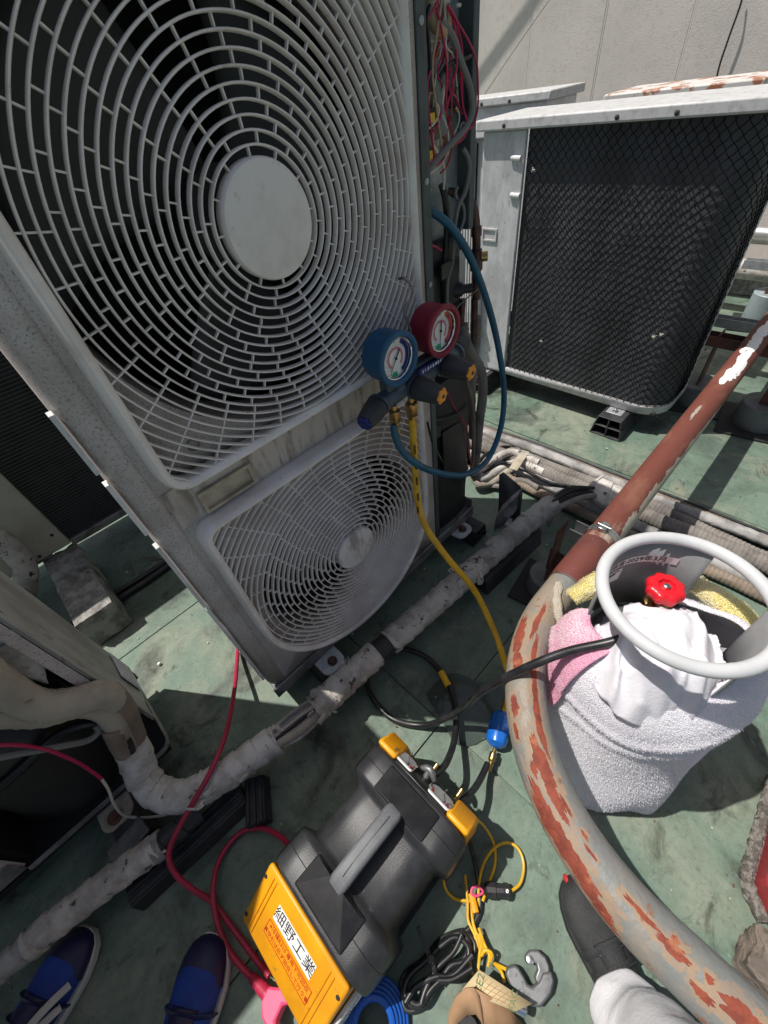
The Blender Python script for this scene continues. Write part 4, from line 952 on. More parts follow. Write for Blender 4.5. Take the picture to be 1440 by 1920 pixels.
channel('rusty steel channel crossing under the far part of the red pipe', 2.60, -.25, .50, .384, 'rustdark', .07)
channel('pale steel channel crossing below the pipe beyond the white paint flakes', 3.05, -.30, .60, .30, 'galv', .06)
channel('channel at the far end of the rusty pipe over the pale blue footing', 3.80, -.2, .55, .384, 'galv', .06)
# far horizontal pipes at the right edge
for k, (px, py, r) in enumerate(((1432,455,.05),(1432,495,.055))):
    c_ = at(px, py, x=5.0 if k else 4.4)
    pass
for k, (xx, zz, r, m, lb) in enumerate(((4.20,.42,.055,'alu','upper silver clad pipe running along the far wall at the right edge'), (3.98,.27,.06,'tapewhite','lower white wrapped pipe running along the far wall at the right edge'))):
    bm = NB(); tube(bm, [(xx, -2.5+.25*i, zz) for i in range(17)], r, 20); o = obj('far_pipe', bm, G[m], loc=(xx, 0, 0)); tag(o, lb, 'pipe', 'far pipes at the right edge')
bm = NB(); box(bm, 3.9, 4.3, -.62, -.56, 0, .205); tag(obj('pipe_stand', bm, G['rustdark'], loc=(4.1,-.6,0)), 'rusty stand carrying the far pipes by the wall', 'stand')
bm = NB(); box(bm, 4.3, 4.6, -2.2, 1.2, -.004, .14); tag(obj('wall_kerb', bm, G['conc'], loc=(4.45,-.5,0), bevel=.01), 'low concrete kerb along the foot of the far wall', 'kerb')

# ------------------------------------------------------------------ taped pipes on the floor
def taped(par, name, pts, r, m, n=36, wrap=.050, ov=.0048, lump=.0022, k=26, seed=0):
    bm = NB(); P = spl(pts, k)
    def rf(s, a, i): return ov*(((s/wrap) - a/(2*math.pi)) % 1) + lump*nz((s*11+seed, math.cos(a)*1.3, math.sin(a)*1.3), 1.2) + .0012*nz((s*60, math.cos(a)*4, math.sin(a)*4+seed), 1.5)
    tube(bm, P, r, n, rf=rf); return obj(name, bm, G[m], par, ang=30)
TP = thing('taped_pipe', 'long pipe bundle in peeling pale grey tape running under the front of the two-fan unit', 'pipe', (.3, .57, 0))
taped(TP, 'pipe_elbow', [at(248,1400,z=.27), at(258,1428,z=.215), at(272,1462,z=.17), at(300,1487,z=.14), at(345,1493,z=.135), at(395,1470,z=.135)], .040, 'tapewhite', k=12)
taped(TP, 'pipe_run', [at(385,1474,z=.135), at(430,1448,z=.135), at(480,1412,z=.135), at(520,1385,z=.135)], .040, 'tapewhite', seed=2)
taped(TP, 'pipe_run', [at(590,1330,z=.135), at(640,1284,z=.135), at(705,1225,z=.135)], .0415, 'tape', seed=4)
bm = NB(); tube(bm, spl([at(692,1236,z=.135), at(716,1216,z=.135), at(735,1200,z=.135)], 6), .0375, 22, rf=lambda s,a,i: .003*nz((s*40,math.cos(a)*2,math.sin(a)*2),1)); obj('black_tape_band', bm, G['blacktape'], TP)
taped(TP, 'pipe_run', [at(728,1206,z=.135), at(790,1152,z=.135), at(850,1100,z=.135), at(900,1057,z=.135)], .0415, 'tape', seed=6)
taped(TP, 'pipe_run', [at(893,1063,z=.135), at(940,1022,z=.135), at(1000,972,z=.135), at(1036,945,z=.135)], .0405, 'tapegrey', seed=8)
# burst stretch where the tape has torn open and the tubes show
a_, b_ = at(510,1392,z=.135), at(600,1322,z=.135); d_ = (b_-a_); s_ = Vector((0,0,1)).cross(d_).normalized()
for q, (oy, oz, r, m) in enumerate(((-.020,.010,.017,'insul'), (.016,.014,.014,'tapegrey'), (-.002,.026,.011,'insul'), (.024,-.008,.012,'insul_g'), (.003,.032,.006,'wire_grey'), (-.026,-.010,.010,'tapewhite'), (.012,.030,.005,'wire_grey'), (-.012,.030,.005,'wire_black'))):
    pts = [a_.lerp(b_, t) + s_*(oy*(.75+.5*math.sin(t*3.1)) + .004*nz((t*3, q, 0))) + Vector((0,0,oz*(.7+.5*math.sin(t*3.1)))) for t in (-.08,.15,.4,.6,.85,1.08)]
    bm = NB(); tube(bm, spl(pts, 6), r, 10); obj('bared_tube', bm, G[m], TP)
def flap(par, c, d, up, l, w_, curl, m, seed=0):
    """a torn, curled scrap of tape"""
    bm = NB(); d = Vector(d).normalized(); up = Vector(up).normalized(); s = d.cross(up).normalized(); c = Vector(c); g = []
    for i in range(8):
        t = i/7; a = curl*t; row = []
        base = c + d*(l*math.sin(a)/max(curl,.01)) + up*(l*(1-math.cos(a))/max(curl,.01))
        for j in range(5):
            v = j/4-.5; row.append(bm.verts.new(base + s*w_*v*(1-.35*t*abs(nz((seed,i*.6,j)))) + up*.006*nz((seed, i*.7, j*.8), 1.3)))
        g.append(row)
    for i in range(7):
        for j in range(4): bm.faces.new((g[i][j], g[i+1][j], g[i+1][j+1], g[i][j+1]))
    return obj('torn_tape', bm, G[m], par, solid=.0008, ang=40)
rg = random.Random(21)
for px, py, l, w_, cu, m in ((520,1362,.06,.03,1.9,'tapewhite'),(548,1345,.08,.03,1.4,'tapewhite'),(575,1330,.05,.025,2.2,'tapewhite'),(600,1345,.05,.03,2.0,'tapewhite'),(588,1290,.06,.03,1.2,'tapegrey'),(640,1245,.05,.02,1.8,'tape'),
    (745,1195,.03,.02,1.6,'tape'),(790,1150,.03,.018,1.8,'tapewhite'),(845,1065,.05,.03,1.9,'tapewhite'),(875,1060,.06,.03,1.3,'tape'),(895,1090,.06,.035,2.3,'tapewhite'),(860,1110,.03,.02,1.4,'tapewhite'),(985,960,.05,.03,1.2,'tapewhite'),(950,985,.04,.02,1.5,'tapegrey'),
    (395,1480,.05,.03,2.2,'tapewhite'),(375,1498,.06,.035,1.9,'tapewhite'),(455,1455,.03,.025,2.0,'tapewhite'),(300,1440,.04,.025,1.2,'tapewhite'),(920,1040,.04,.02,1.8,'tapewhite'),(775,1168,.025,.02,1.6,'tapegrey')):
    p = at(px, py, z=.165); flap(TP, p, (rg.uniform(-1,1), rg.uniform(-1,.2), -.2), (0, rg.uniform(-.3,.3), 1), l, w_, cu, m, rg.random()*40)
bm = NB(); c0, c1 = at(921,1036,z=.135), at(936,1024,z=.135)
tube(bm, [c0, c0.lerp(c1,.5), c1], .0455, 30, rf=lambda s,a,i: .0012*math.sin(a*15)); cb = obj('ribbed_strap', bm, G['tapegrey'], TP)
bm = NB(); obox(bm, c0.lerp(c1,.5)+Vector((-.02,.02,.042)), (.032,.02,.014), rz(R(-5))); obj('strap_buckle', bm, G['tapegrey'], cb, bevel=.003)
# tubes between the taped pipe and the bundle
for q, (dz, dy, r, m) in enumerate(((.02,.012,.009,'wire_black'),(.03,-.004,.007,'wire_black'),(.012,-.018,.006,'wire_black'),(-.006,.020,.018,'insul_g'),(-.012,-.012,.020,'insul_g'),(.004,-.034,.012,'insul_g'))):
    pts = [at(1015,962,z=.135)+Vector((0,dy*.6,dz*.7)), at(1045,940,z=.15)+Vector((0,dy,dz)), at(1075,925,z=.155)+Vector((0,dy*1.3,dz)), at(1110,924,z=.14)+Vector((0,dy,dz)), at(1150,930,z=.12)+Vector((0,dy,dz))]
    bm = NB(); tube(bm, spl(pts, 7), r, 12); obj('bared_tube', bm, G[m], TP)
taped(TP, 'tape_wrap', [at(1112,912,z=.14), at(1130,925,z=.135), at(1148,935,z=.125), at(1165,945,z=.12)], .052, 'tapewhite', lump=.010, seed=12)
# lower pipe at the left
LP = thing('taped_pipe', 'grey taped pipe with dark ends crossing the dark floor at lower left', 'pipe', (-.6, .66, 0))
taped(LP, 'pipe_run', [at(55,1772,z=.115), at(110,1725,z=.115), at(180,1672,z=.115), at(250,1620,z=.115), at(305,1580,z=.115)], .033, 'tape', seed=15)
taped(LP, 'pipe_end', [at(-60,1880,z=.115), at(0,1818,z=.115), at(62,1766,z=.115)], .029, 'tapegrey', seed=17)
taped(LP, 'pipe_end', [at(298,1586,z=.115), at(330,1560,z=.113), at(352,1540,z=.11), at(372,1520,z=.105)], .029, 'blacktape', seed=19)
bm = NB(); q = at(296,1588,z=.13); tube(bm, [at(288,1594,z=.115), at(306,1580,z=.115)], .0365, 24); cl_ = obj('strap', bm, G['tapegrey'], LP)
bm = NB(); obox(bm, at(294,1605,z=.125), (.055,.012,.018), rz(R(-12))); obj('strap_buckle', bm, G['tapewhite'], cl_, bevel=.003)
# ------------------------------------------------------------------ bundle of floor pipes running along the unit row
BN = [(1.478,.033,.025,'tapegrey','palest taped pipe of the floor bundle behind the gas cylinder'),(1.545,.052,.033,'insul_g','thick woven grey pipe in the middle of the floor bundle'),(1.618,.034,.027,'insul_g','woven grey pipe beside the thick one in the floor bundle'),(1.668,.050,.021,'tapegrey','dark stained pipe in the floor bundle'),(1.712,.025,.020,'insul_b','thin taped pipe on the far side of the floor bundle'),(1.42,.03,.022,'insul_b','brown insulated pipe nearest the cylinder in the floor bundle')]
for k, (x, z, r, m, lb) in enumerate(BN):
    pts = [(x + .020*nz((k*3, y*2.2, 0), 1) - .10*max(0, y-.75)**1.0*.6, y, z+.006*nz((k, y*2, 4))) for y in [-1.2+.2*i for i in range(14)]]
    P = spl(pts, 46 if m[0] == 'i' else 20); bm = NB()
    tube(bm, P, r, 18, rf=lambda s, a, i: (.0012*math.sin(s*420) if m[0] == 'i' else .003*(((s/.045) - a/(2*math.pi)) % 1)) + .003*nz((s*9+k*5, math.cos(a), math.sin(a)), 1.3)); o = obj('bundle_pipe', bm, G[m], loc=(x, 0, 0), ang=30); tag(o, lb, 'pipe', 'pipes bundled on the floor')
for k, (x, r) in enumerate(((1.745,.010),(1.768,.008),(1.725,.007))):
    wire_thing('bundle_cable', ('black cable hugging the far edge of the floor pipe bundle', 'thin outermost black cable along the floor pipe bundle', 'slim black cable lying between the bundle pipes and the cables')[k], 'cable', [(x+.01*nz((k*4, y, 0), 2) - .06*max(0, y-.75), y, r+.004) for y in [-1.2+.2*i for i in range(14)]], r, G['blackhose'], 6, 8, 'cables along the floor bundle')
bm = NB()
for i in range(6): obox(bm, (1.50-.0, .90-.0+.0*i, .085), (.001,.001,.001))
bm.free(); bm = NB(); p0 = at(962,880,z=.10); p1 = at(985,846,z=.10); obox(bm, p0.lerp(p1,.5), (.04,.16,.003), rz(math.atan2((p1-p0).y,(p1-p0).x)-math.pi/2)); tag(obj('tape_strip', bm, G['beige'], loc=(p0.x,p0.y,.1)), 'short strip of cream tape stuck across the floor pipes', 'tape')
crumple_o = None
# a loose sheet metal cover leaning beside the pipes
t = thing('metal_cover', 'dark sheet metal cover with a curved rim leaning beside the taped pipe', 'metal cover', (1.25, .66, 0))
def sheet(name, pix, m, th=.003):
    bm = NB(); vs = [bm.verts.new(at(a, b, z=c)) for a, b, c in pix]; bm.faces.new(vs); return obj(name, bm, G[m], t, solid=th)
sheet('back_plate', [(934,980,.02),(936,890,.17),(944,885,.18),(976,912,.16),(980,925,.13),(972,990,.02)], 'blkblock')
sheet('curved_rim', [(926,995,.02),(930,970,.06),(942,948,.10),(960,930,.13),(978,915,.155),(974,955,.08),(962,975,.03)], 'panl')
# scrap of bronze plate under the bundle
bm = NB(); obox(bm, at(1002,905,z=.02), (.16,.03,.01), rz(R(-40))); tag(obj('scrap_plate', bm, G['bronze'], loc=at(1002,905,z=0), bevel=.002), 'small bronze coloured scrap plate beside the floor pipe bundle', 'scrap')
# dark red plate by the near footing
bm = NB(); obox(bm, at(1048,1058,z=.17), (.004,.085,.12), rz(R(-2))); tag(obj('rust_plate', bm, G['rustdark'], loc=at(1048,1058,z=.1)), 'small rusty plate standing on the grey footing beside the pipe sleeve', 'plate')

# tubes that drop out of the open compartment and join the floor bundle
for pix, r, m in (([(890,880,.10),(905,897,.07),(935,880,.06),(975,868,.06),(1020,885,.06)], .022, 'tapewhite'), ([(884,888,.09),(900,908,.05),(930,900,.04),(960,880,.05),(1000,872,.05)], .018, 'insul'), ([(880,884,.12),(898,880,.12),(925,862,.10),(960,848,.09),(1010,868,.08)], .020, 'tape'),
        ([(895,870,.10),(915,850,.08),(950,838,.06),(990,850,.05),(1060,890,.04)], .009, 'wire_black'), ([(905,890,.08),(940,868,.09),(980,880,.09),(1030,905,.07),(1090,915,.07)], .008, 'wire_black'), ([(900,905,.03),(940,912,.03),(975,900,.05),(1010,915,.06)], .012, 'insul_g')):
    bm = NB(); tube(bm, spl([at(x, y, z=z) for x, y, z in pix], 10), r, 14, rf=lambda s, a, i: .0025*nz((s*14, math.cos(a), math.sin(a)), 1.3)); obj('loose_tube', bm, G[m], TP)
# ------------------------------------------------------------------ manifold gauge set hung on the grille
MG = thing('gauge_manifold', 'refrigerant gauge manifold with a blue and a dark red dial hooked on the grille', 'gauge set', (.665, .64, .90))
YF = .592
cb_, cr_ = at(748, 674, y=YF), at(832, 622, y=YF)
def arcband(par, name, c, r0, r1, a0, a1, y, m):
    bm = NB(); k = max(4, int(abs(a1-a0)/8)); s = []
    for i in range(k+1):
        a = R(a0+(a1-a0)*i/k); s.append([(c.x+q*math.cos(a), yy, c.z+q*math.sin(a)) for q, yy in ((r0, y), (r1, y))])
    loft(bm, s, cap=False, closed=False); return obj(name, bm, G[m], par, smooth=False)
def gauge(c, rubm, bandm, ang, seed):
    bm = NB(); prof = [(.028,.062),(.050,.060),(.0535,.050),(.0535,.012),(.0565,.008),(.0575,0),(.0560,-.004),(.047,-.004),(.0445,.0),(.0440,.010)]
    lathe(bm, prof, (c.x, YF, c.z), (0,1,0), 48, cap=False); lathe(bm, [(.001,.0621),(.028,.062)], (c.x, YF, c.z), (0,1,0), 48, cap=False)
    g_ = obj('rubber_boot', bm, G[rubm], MG, ang=50)
    bm = NB(); tube(bm, [(c.x+.043*math.cos(2*math.pi*i/48), YF+.004, c.z+.043*math.sin(2*math.pi*i/48)) for i in range(48)], .0022, 8, closed=True); obj('bezel', bm, G['chrome'], g_)
    bm = NB(); lathe(bm, [(.0005, 0), (.0435, 0), (.0435, .002)], (c.x, YF+.011, c.z), (0,1,0), 48); obj('dial', bm, G['dial'], g_)
    yy = YF+.0103
    arcband(g_, 'dial_band', c, .018, .0235, -50, 235, yy, 'dialpink'); arcband(g_, 'dial_band', c, .031, .041, -62, 60, yy, bandm); arcband(g_, 'dial_band', c, .029, .040, -112, -86, yy, 'dialgreen')
    for i in range(37):
        a = R(-60+300*i/36); L_ = .004 if i % 4 == 0 else .0022
        bm = NB() if i == 0 else bm; d = Vector((math.cos(a),0,math.sin(a))); s = Vector((-math.sin(a),0,math.cos(a)))
        obox(bm, Vector((c.x, yy-.0003, c.z))+d*(.0285-L_/2), (L_, .0002, .0005), Matrix((d, Vector((0,1,0)), s)).transposed())
    kind(obj('tick_marks', bm, G['ink'], g_), 'stuff')
    mm = Matrix(((1,0,0),(0,0,-1),(0,1,0)))
    for i in range(7):
        a = R(240-50*i); text('dial_figure', str([0,5,10,15,20,25,30][i]), .0075, G['ink'], Vector((c.x+.0345*math.cos(a), yy-.0006, c.z+.0345*math.sin(a))), mm, g_, ext=.0001)
    a = R(ang); d = Vector((math.cos(a),0,math.sin(a))); s = Vector((-math.sin(a),0,math.cos(a)))
    bm = NB(); prism(bm, [(-.020,-.0018),(.030,-.0003),(.030,.0003),(-.020,.0018)], Vector((c.x, yy-.002, c.z)), Matrix((d, s, Vector((0,-1,0)))).transposed(), .0008); lathe(bm, [(.003,0),(.003,.002)], (c.x, yy-.0018, c.z), (0,-1,0), 16); obj('needle', bm, G['ink'], g_)
    return g_
gauge(cb_, 'bluerub', 'dialblue', 232, 1); gauge(cr_, 'redrub', 'dialred', 262, 2)
yb = .628
bz = .958; bx0, bx1 = .535, .815
ends = [Vector((bx0, yb, bz-.004)), Vector((bx1, yb, bz+.004))]
bm = NB(); lathe(bm, [(.018,0),(.022,.006),(.022,.07),(.019,.085),(.019,.19),(.022,.2),(.022,(ends[1]-ends[0]).length-.006),(.018,(ends[1]-ends[0]).length)], ends[0], ends[1]-ends[0], 24); body = obj('manifold_body', bm, G['manif'], MG, ang=40)
bm = NB(); box(bm, .56, .80, yb-.012, yb+.018, bz+.012, bz+.040); obj('manifold_bridge', bm, G['manif'], MG, bevel=.006)
bm = NB(); prism(bm, [(0,0),(.11,.0),(.118,.018),(.008,.018)], (.645, yb-.020, bz+.016), Matrix(((1,0,0),(0,0,-1),(0,1,0))), .004); nm = obj('name_strip', bm, G['navy'], MG)
for q in range(9): 
    bm = NB() if q == 0 else bm; box(bm, .662+.009*q, .662+.009*q+random.uniform(.003,.007), yb-.0245, yb-.0238, bz+.0205+.001*(q % 2), bz+.0285)
kind(obj('strip_lettering', bm, G['paper'], nm), 'stuff')
for c in (cb_, cr_):
    bm = NB(); cyl(bm, (c.x, yb, bz+.015), (c.x, yb, c.z-.03), .009, 14); obj('gauge_stem', bm, G['manif'], MG)
def knob(p, d, cap, L_=.062, r=.0265):
    d = Vector(d).normalized(); bm = NB(); lathe(bm, [(r*.8,0),(r*.98,.004),(r,.012),(r*.94,.03),(r*.78,L_-.006),(r*.72,L_)], p, d, 36, rmod=lambda a, h: 1-(.09*max(0, math.cos(6*a))*min(1, max(0, h-.02)/.025))); k_ = obj('valve_knob', bm, G['knob'], MG, ang=35)
    bm = NB(); q = Vector(p)+d*(L_-.003); lathe(bm, [(r*.60,0),(r*.60,.006),(r*.5,.008)], q, d, 28, rmod=lambda a, h: 1+.12*math.cos(6*a)); obj('knob_cap', bm, G[cap], k_, ang=35)
    bm = NB(); lathe(bm, [(r*.16,0),(r*.16,.0094)], q, d, 8); obj('cap_mark', bm, G['knob'], k_)
    bm = NB(); lathe(bm, [(r*.88,-.010),(r*1.03,-.008),(r*1.03,-.001)], p, d, 28); obj('knob_collar', bm, G['manif'], k_)
knob((bx0-.002, yb, bz-.006), (-1,-.30,-.10), 'navy'); knob((bx1-.0, yb, bz+.004), (1,.25,.12), 'knob', .05)
knob((.640, yb-.022, bz-.004), (.10,-1,-.05), 'orange', .07, .0285); knob((.748, yb-.022, bz+.004), (.10,-1,-.05), 'orange', .07, .0285)
def fitting(p, d, par, s=1.0, name='brass_fitting'):
    d = Vector(d).normalized(); bm = NB()
    lathe(bm, [(.006*s,0),(.006*s,.010*s),(.010*s,.011*s),(.0115*s,.013*s),(.0115*s,.034*s),(.0095*s,.037*s),(.0075*s,.038*s),(.0075*s,.052*s),(.0085*s,.053*s),(.0085*s,.066*s)], p, d, 24, rmod=lambda a, h: 1+.03*math.cos(14*a)*(1 if .013*s < h < .034*s else 0)); return obj(name, bm, G['brass'], par, ang=35)
fb = at(739, 768, y=.625); fy = at(771, 752, y=.62)
fitting(fb+Vector((0,0,.012)), (0,0,-1), MG, 1.2); fitting(fy+Vector((0,0,.012)), (0,0,-1), MG, 1.35)
# hook
bm = NB(); tube(bm, spl([at(775,640,y=.64), at(768,612,y=.645), at(759,590,y=.648), at(762,572,y=.650), at(771,560,y=.652), at(774,545,y=.655), at(768,530,y=.66), at(757,522,y=.668), at(748,523,y=.69)], 8), .0030, 10); obj('hook', bm, G['screw'], MG)
# hoses
def hose(name, label, pts, r, m, k=12, n=14, cat='hose', group=None):
    P = spl(pts, k); bm = NB(); tube(bm, P, r, n); o = obj(name, bm, G[m], loc=P[-1]); return tag(o, label, cat, group)
hose('charging_hose', 'blue charging hose looping from the gauge manifold into the open compartment', [at(739,796,y=.625), at(741,815,y=.62), at(752,842,y=.61), at(778,868,y=.60), at(820,886,y=.60), at(870,890,y=.61), at(912,865,y=.63), at(938,805,y=.65), at(945,735,y=.67), at(935,655,y=.69), at(916,575,y=.705), at(885,490,y=.718), at(845,425,y=.735), at(797,388,y=.765)], .0098, 'bluehose')
yh = hose('charging_hose', 'yellow charging hose hanging from the gauge manifold down to the blue filter', [at(772,786,y=.62), at(774,815,y=.615), at(778,870,y=.61), at(783,935,y=.59), at(797,985,y=.55), at(838,1045,y=.47), at(888,1105,y=.39), at(923,1175,y=.30), at(946,1240,y=.22), at(958,1290,z=.11), at(950,1322,z=.055), at(943,1338,z=.04)], .0095, 'yellowhose')
# printed lettering on the yellow hose
for q, (px, py, yy) in enumerate(((775,835,.604),(777,865,.602),(779,895,.594),(781,925,.584),(781,950,.577))):
    p = at(px, py, y=yy); bm = NB()
    for j in range(5): obox(bm, p+Vector((0,-.0045,-.006*j)), (.0045+.002*(j % 2), .003, .0022))
    o = obj('hose_lettering', bm, G['ink'], yh)
    o.matrix_parent_inverse = Matrix.Identity(4)
fl0, fl1 = at(942,1334,z=.036), at(928,1402,z=.036); dd = (fl1-fl0)
FT = thing('filter_drier', 'blue filter drier on the floor beside the bent pipe', 'filter', (fl0.x, fl0.y, 0))
L_ = dd.length; bm = NB(); lathe(bm, [(.008,0),(.020,.004),(.0305,.014),(.032,.022),(.032,L_-.024),(.029,L_-.012),(.014,L_-.002),(.008,L_)], fl0, dd, 32); obj('shell', bm, G['bluefilter'], FT)
fitting(fl1+dd.normalized()*.004, dd+Vector((-.02,0,0)), FT, .95); fitting(fl0-dd.normalized()*.002, -dd, FT, .6)
wire_thing('short_hose', 'short black hose from the blue filter to the yellow machine', 'hose', [at(914,1432,z=.04), at(903,1456,z=.06), at(890,1478,z=.10), at(872,1496,z=.14), at(860,1506,z=.16)], .0092, G['blackhose'], 8, 12)
bh = hose('black_hose', 'long black hose looping from the gas cylinder to the yellow machine', [at(1225,1180,z=.60), at(1180,1192,z=.612), at(1140,1205,z=.602), at(1060,1223,z=.56), at(980,1255,z=.500), at(905,1295,z=.36), at(865,1330,z=.16), at(800,1359,z=.03), at(735,1347,z=.014), at(694,1300,z=.014), at(692,1255,z=.014), at(735,1218,z=.014), at(790,1227,z=.014), at(832,1268,z=.018), at(853,1320,z=.03), at(853,1380,z=.06), at(838,1428,z=.13), at(818,1450,z=.17)], .0095, 'blackhose')
c0, c1 = at(827,1260,z=.018), at(841,1287,z=.022); bm = NB(); tube(bm, [c0, c0.lerp(c1,.5), c1], .0118, 18); obj('yellow_sleeve', bm, G['tagyellow'], bh)
for o in (bh.children[0],): o.location = (0,0,0)

# ------------------------------------------------------------------ refrigerant recovery machine
RM = thing('recovery_machine', 'yellow and black refrigerant recovery machine with a carrying handle on the floor', 'recovery machine', (-.06, .19, 0))
YC_, HW, ZT = .192, .150, .300
def rsec(x, ins, top=0):
    w_ = HW-ins; return [(x, YC_+a, b) for a, b in rrect(-w_, w_, .012, ZT-ins*.75-top, (.02,.02,.055,.055), 7)]
bm = NB(); secs = [rsec(-.212,.014), rsec(-.208,.003), rsec(-.203,0), rsec(-.135,0), rsec(-.126,.003), rsec(-.118,.022), rsec(-.108,.030), rsec(.018,.030), rsec(.028,.022), rsec(.036,.003), rsec(.045,0), rsec(.106,0), rsec(.112,.003), rsec(.116,.014)]
loft(bm, secs); obj('case', bm, G['case'], RM, ang=50)
for x0, x1 in ((-.198,-.128),(.040,.104)):
    bm = NB(); box(bm, x0, x1, YC_-.078, YC_+.072, ZT-.002, ZT+.006); p_ = obj('handle_mount', bm, G['casepad'], RM, bevel=.004)
    xm = (x0+x1)/2; zt = ZT+.0062
    bm = NB(); s = 1 if x0 < 0 else -1
    vs = [(x0+.004, YC_-.074, zt),(x1-.004, YC_-.074, zt),(x1-.004, YC_+.068, zt),(x0+.004, YC_+.068, zt)]
    ap = [(x1-.004 if s > 0 else x0+.004, YC_-.020, zt+.020),(x1-.004 if s > 0 else x0+.004, YC_+.020, zt+.020)]
    V = [bm.verts.new(v) for v in vs+ap]
    a, b, c, d, e, f = V
    if s > 0: faces = ((a,b,e),(c,d,f),(a,e,f,d),(b,c,f,e))
    else: faces = ((a,b,e),(c,d,f),(b,c,f,e),(d,a,e,f))
    for q in faces: bm.faces.new(q)
    obj('mount_wedge', bm, G['casepad'], p_, smooth=False)
    for yy in (YC_-.058, YC_+.052): bm = NB(); lathe(bm, [(.005,0),(.005,.003)], (xm+.012*s, yy, zt), (0,0,1), 12); obj('screw', bm, G['steel'], p_)
bm = NB(); prof = rrect(-.021, .021, -.011, .013, .009, 4)
secs = [[(x, YC_+a*k, ZT+.021+b*k+dz) for a, b in prof] for x, k, dz in ((-.140,.85,-.006),(-.128,1,0),(-.08,1,.004),(-.03,1,.004),(.035,1,0),(.046,.85,-.006))]
loft(bm, secs); hd = obj('handle', bm, G['grip'], RM)
bm = NB(); box(bm, -.115, .025, YC_-.001, YC_+.001, ZT+.0372, ZT+.0388); obj('handle_seam', bm, G['case'], hd)
# yellow label end
y0, y1 = YC_-.122, YC_+.142
bm = NB(); prism(bm, [(-.2125,.012),(-.2125,.287),(-.224,.284),(-.338,.178),(-.343,.165),(-.343,.012)], (0,y0,0), XZ, y1-y0); ye = obj('yellow_end', bm, G['yellow'], RM, bevel=.007, seg=3)
sl0, sl1 = Vector((-.224,0,.284)), Vector((-.338,0,.178)); sd = (sl0-sl1).normalized(); nrm = Vector((-sd.z,0,sd.x)); md = (sl0+sl1)/2
TM = Matrix((Vector((0,-1,0)), sd, nrm)).transposed()          # text: right=-Y, up = up the slope
def onslope(u, v, h=0): return md + Vector((0, YC_+.01-u, 0)) + sd*v + nrm*h
for u in (-.105, -.095, .088, .099):
    bm = NB(); obox(bm, onslope(u, 0, .001), (.004,.150,.004), TM); obj('moulded_rib', bm, G['yellow'], ye, bevel=.0015)
bm = NB(); obox(bm, onslope(-.002, .028, .0004), (.128,.038,.0010), TM); lb = obj('name_label', bm, G['paper'], ye)
text('name_lettering', '細野工業', .033, G['ink'], onslope(-.002, .028, .0012), TM, ye, ext=.0001)
bm = NB(); obox(bm, onslope(.004, -.018, .0004), (.148,.036,.0008), TM); lb = obj('warning_label', bm, G['labelorange'], ye)
for (u, v, w_, h_) in ((.004, -.0005, .148, .0012), (.004, -.0355, .148, .0012), (-.0695, -.018, .0012, .036), (.0775, -.018, .0012, .036)):
    bm = NB(); obox(bm, onslope(u, v, .0012), (w_, h_, .0004), TM); obj('label_border', bm, G['redink'], ye)
text('warning_lettering', '※冷媒R310 専用下可回収', .0122, G['redink'], onslope(.004, -.0095, .0012), TM, ye, ext=.0001)
text('warning_lettering', '真空引は必ず回収して行う事', .0118, G['redink'], onslope(.004, -.0265, .0012), TM, ye, ext=.0001)
bm = NB(); box(bm, -.342, -.215, y0-.012, y0-.002, .02, .20); gp = obj('side_plate', bm, G['whitedirty'], RM, bevel=.003)
for q, (yy, zz) in enumerate(((y0-.0123,.165),(y0-.0123,.10))):
    bm = NB(); box(bm, -.33, -.23, yy-.0006, yy+.0004, zz-.028, zz+.022); st = obj('side_sticker', bm, G['paper'], RM)
    text('sticker_lettering', ('冷媒回収', '注意')[q], .026, G['ink'], (-.28, yy-.0012, zz-.003), Matrix(((1,0,0),(0,0,-1),(0,1,0))), st, ext=.0001)
for u, v in ((-.125,.055),(.122,.055),(-.125,-.060),(.122,-.060)):
    bm = NB(); lathe(bm, [(.0045,0),(.0045,.0015),(.003,.002)], onslope(u, v, .0006), nrm, 12); obj('screw', bm, G['screwdark'], ye)
for x in (-.165, .075):
    bm = NB(); tube(bm, [(x, YC_+aa, bb) for aa, bb in rrect(-HW-.0004, HW+.0004, .012, ZT+.0004, (.02,.02,.055,.055), 7)], .0008, 5, closed=True); obj('mould_seam', bm, G['casepad'], RM)
